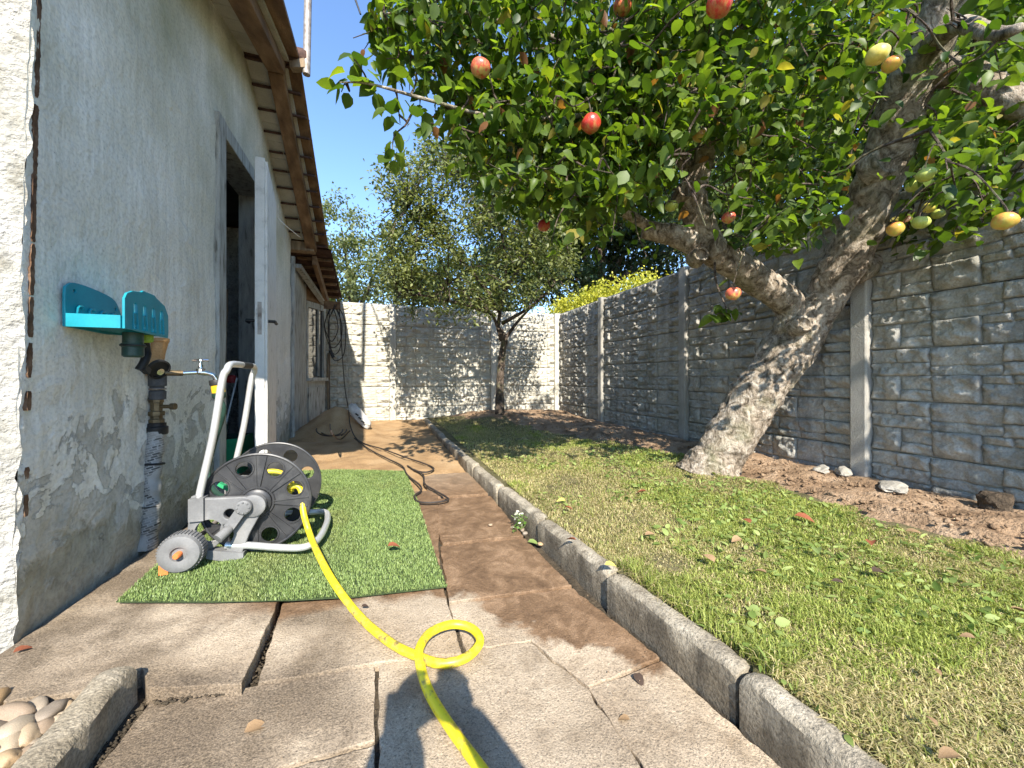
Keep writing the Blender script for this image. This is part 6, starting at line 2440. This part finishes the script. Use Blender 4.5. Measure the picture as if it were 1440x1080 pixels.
# power cord: bundle hanging at the eave, drops, coil on the ground, long loop over the path
cord = thing('power_cord', 'dark extension cord hung in loops at the eave and trailing over the path', 'extension cord', (-0.55, 4.9, 0.1))
YC = 5.05
E0 = ony(470, 428, YC)


def cpath(pts, k=6):
    return crom(pts, k)


bun = MB()
for i in range(4):
    w_ = 9 + 3 * (i % 2)
    x0 = 466 + i * 2.5
    lo = 480 + i * 9
    ring_ = [ony(x0, 428, YC - 0.01 * i), ony(x0 - w_, 455, YC - 0.01 * i), ony(x0 - w_ * 0.6, lo - 8, YC), ony(x0 + 1, lo, YC), ony(x0 + w_ * 0.9, lo - 12, YC), ony(x0 + w_, 455, YC), ony(x0 + 2, 429, YC)]
    bun.tube(cpath(ring_), 0.0055, 6)
bun.build('hanging_loops', M_['cord'], cord, smooth=True)
dr_ = MB()
dr_.tube(cpath([ony(463, 430, YC), ony(463, 480, YC), ony(463, 545, YC), ony(464, 590, 4.9), onp(466, 607, 0.25), onp(478, 618, 0.10), onp(492, 606, 0.2)]), 0.0058, 6)
dr_.tube(cpath([ony(477, 430, YC), ony(480, 480, YC), ony(485, 545, 5.0), ony(490, 575, 4.7), ony(493, 600, 4.3), onp(505, 620, 0.03), onp(540, 632, 0.03), onp(570, 643, 0.03), onp(597, 652, 0.03), onp(610, 659, 0.03), onp(600, 664, 0.03), onp(585, 662, 0.03), onp(573, 655, 0.03)]), 0.0058, 6)
dr_.build('drop_lines', M_['cord'], cord, smooth=True)
MB().tube([ony(464, 493, YC), ony(469, 503, YC)], [0.016, 0.020], 8).build('plug', M_['black'], cord, smooth=True)
gl_ = MB()
ell = []
for i in range(40):
    a = i / 39 * 2 * math.pi * 2.2
    cxp, cyp = 462 + 20 * math.cos(a) + i * 0.3, 604 + 9 * math.sin(a)
    p = onp(cxp, cyp, 0.0)
    z_ = float(heap_z(np.array([p.x]), np.array([p.y]))[0])
    ell.append(onp(cxp, cyp, max(0.03, 0.12 - 0.002 * i)))
gl_.tube(cpath(ell, 3), 0.0058, 6)
gl_.tube(cpath([onp(498, 616, 0.03), onp(520, 632, 0.03), onp(545, 645, 0.03), onp(565, 655, 0.03), onp(573, 668, 0.03), onp(590, 682, 0.025), onp(592, 690, 0.025), onp(583, 697, 0.025), onp(587, 705, 0.025), onp(605, 707, 0.025), onp(627, 704, 0.025), onp(629, 700, 0.025), onp(612, 690, 0.025), onp(597, 680, 0.025), onp(595, 668, 0.03), onp(582, 660, 0.03)]), 0.0056, 6)
gl_.build('ground_loop', M_['cord'], cord, smooth=True)
MB().box(tuple(ony(462, 432, YC) + Vector((-0.05, -0.02, -0.02))), tuple(ony(476, 428, YC) + Vector((0.02, 0.02, 0.03)))).build('hook_board', M_['brown_wood'], cord)

# ------------------------------------------------------------------ fallen leaves, offcuts, weeds
FL = [(1117, 725, 20, 'leaf_red', 'big russet fallen leaf on the green grass near the soil edge'),
      (1055, 736, 14, 'leaf_red', 'curled dark red leaf on the grass left of the big russet one'),
      (1042, 757, 14, 'leaf_tan', 'tan leaf on the lawn just below the dark red one'),
      (1005, 790, 16, 'leaf_tan', 'flat tan leaf on the dry middle of the lawn'),
      (1078, 805, 14, 'leaf_tan', 'light brown leaf on the lawn in mid foreground'),
      (1225, 760, 15, 'leaf_red', 'orange-brown leaf on the grass below the soil strip'),
      (1273, 747, 14, 'leaf_tan', 'pale orange leaf at the edge of the soil strip'),
      (1187, 820, 14, 'leaf_dark', 'small brown leaf in the middle of the green patch'),
      (1227, 803, 20, 'leaf_dark', 'dark shrivelled leaf clump in the green patch'),
      (1372, 895, 14, 'leaf_tan', 'peach coloured leaf on the grass at the right'),
      (1420, 853, 20, 'leaf_tan', 'crumpled tan leaf at the right edge of the lawn'),
      (1350, 1058, 24, 'leaf_tan', 'long tan leaf in the nearest corner of the lawn'),
      (1310, 937, 13, 'leaf_tan', 'small pinkish leaf low in the right foreground grass'),
      (1318, 1017, 14, 'leaf_tan', 'pale leaf half sunk in the near grass'),
      (810, 760, 13, 'leaf_red', 'orange leaf beside the kerb at mid length'),
      (907, 753, 12, 'leaf_tan', 'round tan leaf alone on the straw coloured lawn'),
      (850, 794, 14, 'leaf_yellow', 'yellow leaf lying against the kerb joint'),
      (795, 705, 11, 'leaf_yellow', 'pale yellow leaf in the sun just before the shade'),
      (794, 714, 10, 'leaf_red', 'reddish leaf right under the pale yellow one'),
      (909, 692, 12, 'leaf_red', 'orange leaf at the border of sun and shade'),
      (1148, 770, 16, 'leaf_green', 'pale green strap leaf lying in the grass'),
      (1330, 800, 16, 'leaf_green', 'light green leaf in the grass before the soil strip')]
lf_me = {}
for k, (px, py, s, mk, lab) in enumerate(FL):
    p = onz(px, py, lz(1.5, 1.0) + 0.022)
    d = project(p)[2]
    L_ = s * d / FPX * 1.15
    if mk not in lf_me:
        Vb, Fb = leaf_base(0.5, 0.5, 0.34)
        me = np_mesh('fallen_leaf', Vb, Fb, smooth=True)
        me.materials.append(M_[mk])
        lf_me[mk] = me
    o = inst('fallen_leaf', lf_me[mk], None, None, (p.x, p.y, lz(p.x, p.y) + 0.022), (random.uniform(-.3, .3), random.uniform(-.4, .1), random.uniform(0, 6.28)), (L_, L_, L_))
    tag(o, lab, 'leaf', 'fallen leaves on the lawn')
for (px, py, s, mk, lab, off) in ((343, 1030, 24, 'leaf_tan', 'tan leaf with a long stalk lying on the dark left slab', 0.006), (18, 918, 16, 'leaf_red', 'red-brown leaf at the foot of the house corner', A_OFF + 0.008), (742, 762, 13, 'leaf_green', 'yellow-green leaf on the wet slab beside the kerb', 0.012), (893, 947, 15, 'leaf_dark', 'dark dried blossom on the bare slab beside the kerb', 0.008), (886, 1012, 14, 'leaf_tan', 'curled tan leaf on the nearest slab by the kerb', 0.008), (545, 768, 14, 'leaf_red', 'flat russet leaf on the artificial turf', 0.058), (508, 853, 8, 'leaf_dark', 'tiny dark leaf curl beside the yellow hose', 0.024)):
    p = onp(px, py, off)
    d = project(p)[2]
    L_ = s * d / FPX * 1.3
    if mk not in lf_me:
        Vb, Fb = leaf_base(0.5, 0.5, 0.34)
        me = np_mesh('fallen_leaf', Vb, Fb, smooth=True)
        me.materials.append(M_[mk])
        lf_me[mk] = me
    tag(inst('fallen_leaf', lf_me[mk], None, None, p, (0.1, 0.05, random.uniform(0, 6)), (L_, L_, L_)), lab, 'leaf', 'fallen leaves on the paving')


def rock(name, px, py, z, r_, mat_, lab, cat, seed, sc_=(1, 1, 0.6)):
    me = bpy.data.meshes.new(name)
    ico.to_mesh(me)
    V = np.array([v.co[:] for v in me.vertices])
    V = V * (1 + 0.35 * fbm(V * 1.3, seed, 4))[:, None] * np.array(sc_) * r_
    me.vertices.foreach_set('co', V.astype(np.float32).ravel())
    p = onz(px, py, z)
    o = inst(name, me, mat_, None, p, (0, 0, 0.5))
    return tag(o, lab, cat)


rock('concrete_offcut', 1186, 664, 0.15, 0.055, M_['offcut'], 'pale concrete offcut at the foot of the fence post', 'stone', 91, (1.6, 0.6, 0.5))
rock('concrete_offcut', 1155, 660, 0.15, 0.05, M_['offcut'], 'flat pale stone left of the offcut under the fence', 'stone', 92, (1.5, 0.7, 0.4))
rock('clod', 1398, 708, 0.16, 0.055, M_['darksoil'], 'dark rooty clod of earth against the fence at the right', 'clod', 93, (1.2, 1, 0.9))
rock('clod', 1255, 685, 0.15, 0.06, M_['offcut'], 'lump of spilt pale cement beside the fence post', 'clod', 94, (1.8, 0.9, 0.4))
# pebbles and a weed in the gutter
for k, (px, py, s) in enumerate(((690, 738, 3.5), (735, 745, 4), (760, 765, 4), (738, 750, 4))):
    p = onp(px, py, 0.014)
    rr = s * project(p)[2] / FPX
    o = inst('pebble', peb_me[k % 4], None, path, p, (0, 0, k), (rr, rr, rr))
wp = onp(732, 745, 0.008)
weed = thing('weed', 'small flowering weed growing in the gutter against the kerb', 'weed', wp)
st_ = MB()
for i in range(5):
    st_.tube(crom([wp, wp + Vector((random.uniform(-.02, .02), random.uniform(-.02, .02), 0.03)), wp + Vector((random.uniform(-.045, .03), random.uniform(-.03, .03), 0.05 + 0.03 * random.random()))], 4), 0.0015, 4)
st_.build('stems', M_['leaf_green'], weed)
wps = np.array([(wp + Vector((random.gauss(-.008, .02), random.gauss(0, .02), random.uniform(0.01, 0.075))))[:] for _ in range(46)])
tcol = np.where(rng.random(46)[:, None] < 0.4, np.array([[0.6, 0.6, 0.5]]), np.array([[0.14, 0.26, 0.05]]))
mass('foliage', wps, rng.normal(size=(46, 3)), rng.normal(size=(46, 3)) * 0.5 + np.array([0, 0, 1]), rng.uniform(0.012, 0.022, 46), tcol, M_['tree_leaf'], weed, leaf_base())

# dry debris in the slab joints
pts, sz = [], []
for _ in range(420):
    t = random.random()
    k = random.random()
    if k < 0.45:
        p = onp(392 + (350 - 392) * t + random.uniform(-3, 12), 846 + (962 - 846) * t, -0.012)
    elif k < 0.75:
        p = onp(207 + (110 - 207) * t + random.uniform(-4, 22), 985 + (1085 - 985) * t, -0.008)
    else:
        p = onp(215 + (340 - 215) * t, 988 - 20 * t + random.uniform(-3, 5), 0.004)
    pts.append(p[:])
    sz.append(random.uniform(0.0015, 0.006))
clods('joint_debris', pts, sz, M_['bed'], 8)

pts, sz = [], []
for _ in range(1500):
    x, y = random.uniform(-0.75, 0.66), random.uniform(0.45, 1.35)
    if inside([(p.x, p.y) for p in tp], np.array([x]), np.array([y]))[0]:
        continue
    w_ = n1(x * 4, y * 4, 0, 88, 3)
    if random.random() > 0.35 + 0.6 * w_:
        continue
    pts.append((x, y, 0.012 if x > -0.05 else 0.006))
    sz.append(random.uniform(0.0006, 0.0022))
clods('grit', pts, sz, M_['soil'], 12)

# ------------------------------------------------------------------ the photographer behind the camera (casts the foreground shadow)


def skin_obj(name, verts, edges, radii, mat_, parent, root=0, sub=2):
    me = bpy.data.meshes.new(name)
    me.from_pydata([tuple(v) for v in verts], edges, [])
    o = bpy.data.objects.new(name, me)
    COL.objects.link(o)
    me.materials.append(mat_)
    md = o.modifiers.new('skin', 'SKIN')
    sv = me.skin_vertices[0].data
    for i, r_ in enumerate(radii):
        sv[i].radius = (r_, r_) if not hasattr(r_, '__len__') else r_
        sv[i].use_root = (i == root)
    md.use_smooth_shade = True
    s_ = o.modifiers.new('sub', 'SUBSURF')
    s_.levels = sub
    s_.render_levels = sub
    if parent is not None:
        o.parent = parent
        o.location = -wloc(parent)
    return o


M_['skin'] = mat('skin', [(0.3, (0.50, 0.31, 0.22)), (0.7, (0.58, 0.37, 0.27))], 12, 0.5, 0.1, 120, 0.001, speck=0.05)
M_['jacket'] = mat('dark_jacket', [(0.3, (0.03, 0.035, 0.05)), (0.7, (0.05, 0.055, 0.075))], 15, 0.85, 0.4, 90, 0.003)
M_['jeans'] = mat('blue_jeans', [(0.3, (0.04, 0.06, 0.11)), (0.7, (0.07, 0.10, 0.17))], 20, 0.85, 0.3, 150, 0.002)
M_['hair'] = mat('brown_hair', [(0.3, (0.03, 0.018, 0.01)), (0.7, (0.06, 0.038, 0.022))], 40, 0.6, 0.5, 150, 0.003)
BX = 0.005
per = thing('person', 'person in a dark jacket and jeans kneeling and holding up a phone with both hands', 'person', (BX, -0.62, -0.028))
S = lambda x, y, z: (BX + x, y, z)
tv = [S(0, -0.70, 0.20), S(0, -0.69, 0.34), S(0, -0.66, 0.48), S(0, -0.63, 0.60), S(0, -0.62, 0.67), S(0, -0.60, 0.72),
      S(0.15, -0.60, 0.62), S(0.24, -0.42, 0.46), S(0.16, -0.20, 0.585), S(0.078, -0.05, 0.685),
      S(-0.15, -0.60, 0.62), S(-0.13, -0.38, 0.46), S(-0.085, -0.20, 0.585), S(-0.045, -0.05, 0.690)]
te = [(0, 1), (1, 2), (2, 3), (3, 4), (4, 5), (3, 6), (6, 7), (7, 8), (8, 9), (3, 10), (10, 11), (11, 12), (12, 13)]
tr = [(0.15, 0.12), (0.14, 0.11), (0.15, 0.115), (0.15, 0.11), 0.07, 0.05, 0.062, 0.052, 0.042, 0.030, 0.07, 0.078, 0.075, 0.05]
skin_obj('jacket', tv, te, tr, M_['jacket'], per)
lv = [S(0, -0.70, 0.19), S(0.10, -0.66, 0.17), S(0.14, -0.30, 0.06), S(0.12, -0.55, 0.03), S(0.11, -0.80, 0.03), S(0.11, -0.93, 0.02),
      S(-0.10, -0.66, 0.17), S(-0.14, -0.30, 0.06), S(-0.12, -0.55, 0.03), S(-0.11, -0.80, 0.03), S(-0.11, -0.93, 0.02)]
le = [(0, 1), (1, 2), (2, 3), (3, 4), (4, 5), (0, 6), (6, 7), (7, 8), (8, 9), (9, 10)]
skin_obj('jeans', lv, le, [0.14, 0.095, 0.065, 0.055, 0.042, 0.04, 0.095, 0.065, 0.055, 0.042, 0.04], M_['jeans'], per)
hv = [S(0, -0.60, 0.70), S(0, -0.585, 0.76), S(0, -0.575, 0.81), S(0, -0.585, 0.87)]
skin_obj('head', hv, [(0, 1), (1, 2), (2, 3)], [0.048, 0.055, (0.072, 0.085), (0.068, 0.082)], M_['skin'], per, sub=3)
fm = MB()
fm.tube([S(0, -0.485, 0.835), S(0, -0.470, 0.810), S(0, -0.485, 0.800)], [0.008, 0.014, 0.010], 8)
for s in (-1, 1):
    fm.lathe([(0.004, -0.008), (0.011, -0.004), (0.013, 0.003), (0.008, 0.008)], S(0.03 * s, -0.497, 0.840), (0, 1, 0), 10)
    fm.torus(S(0.074 * s, -0.585, 0.83), (1, 0, 0), 0.020, 0.006, 14, 6)
fm.bar(S(-0.022, -0.494, 0.780), S(0.022, -0.494, 0.780), 0.010, 0.008)
fm.build('face', M_['skin'], per, smooth=True)
hr = MB().lathe([(0.083, -0.03), (0.090, 0.01), (0.080, 0.05), (0.05, 0.078), (0.01, 0.085)], S(0, -0.605, 0.845), (0, -0.25, 1), 20)
hr.build('hair', M_['hair'], per, smooth=True)
for s in (1, -1):
    w0 = Vector(S(0.078, -0.05, 0.685)) if s > 0 else Vector(S(-0.045, -0.05, 0.690))
    V = [w0 + Vector((0, -0.01, -0.02)), w0 + Vector((0.0, 0.0, 0.03))]
    E = [(0, 1)]
    rad = [0.030, (0.030, 0.018)]
    for f in range(4):
        b = len(V)
        r0 = w0 + Vector((0.004 * s, -0.004 + 0.003 * f, 0.018 + 0.017 * f))
        V += [r0, r0 + Vector((-0.030 * s, 0.016, 0.010)), r0 + Vector((-0.055 * s, 0.010 - 0.004 * abs(f - 1), 0.012))]
        E += [(1, b), (b, b + 1), (b + 1, b + 2)]
        rad += [0.010, 0.009, 0.008]
    b = len(V)
    V += [w0 + Vector((-0.012 * s, -0.02, 0.0)), w0 + Vector((-0.035 * s, -0.028, 0.012)), w0 + Vector((-0.055 * s, -0.028, 0.020))]
    E += [(0, b), (b, b + 1), (b + 1, b + 2)]
    rad += [0.013, 0.010, 0.009]
    skin_obj('hand', V, E, rad, M_['skin'], per, sub=1)
ph = thing('phone', 'black phone held up in both hands at camera height', 'phone', (0.0, -0.03, 0.66))
MB().box((-0.075, -0.034, 0.662), (0.078, -0.026, 0.738)).build('body', M_['black'], ph, bevel=0.002)
MB().box((-0.072, -0.0355, 0.666), (0.075, -0.0342, 0.734)).build('screen', M_['glass'], ph)
ico.free()
ico2.free()
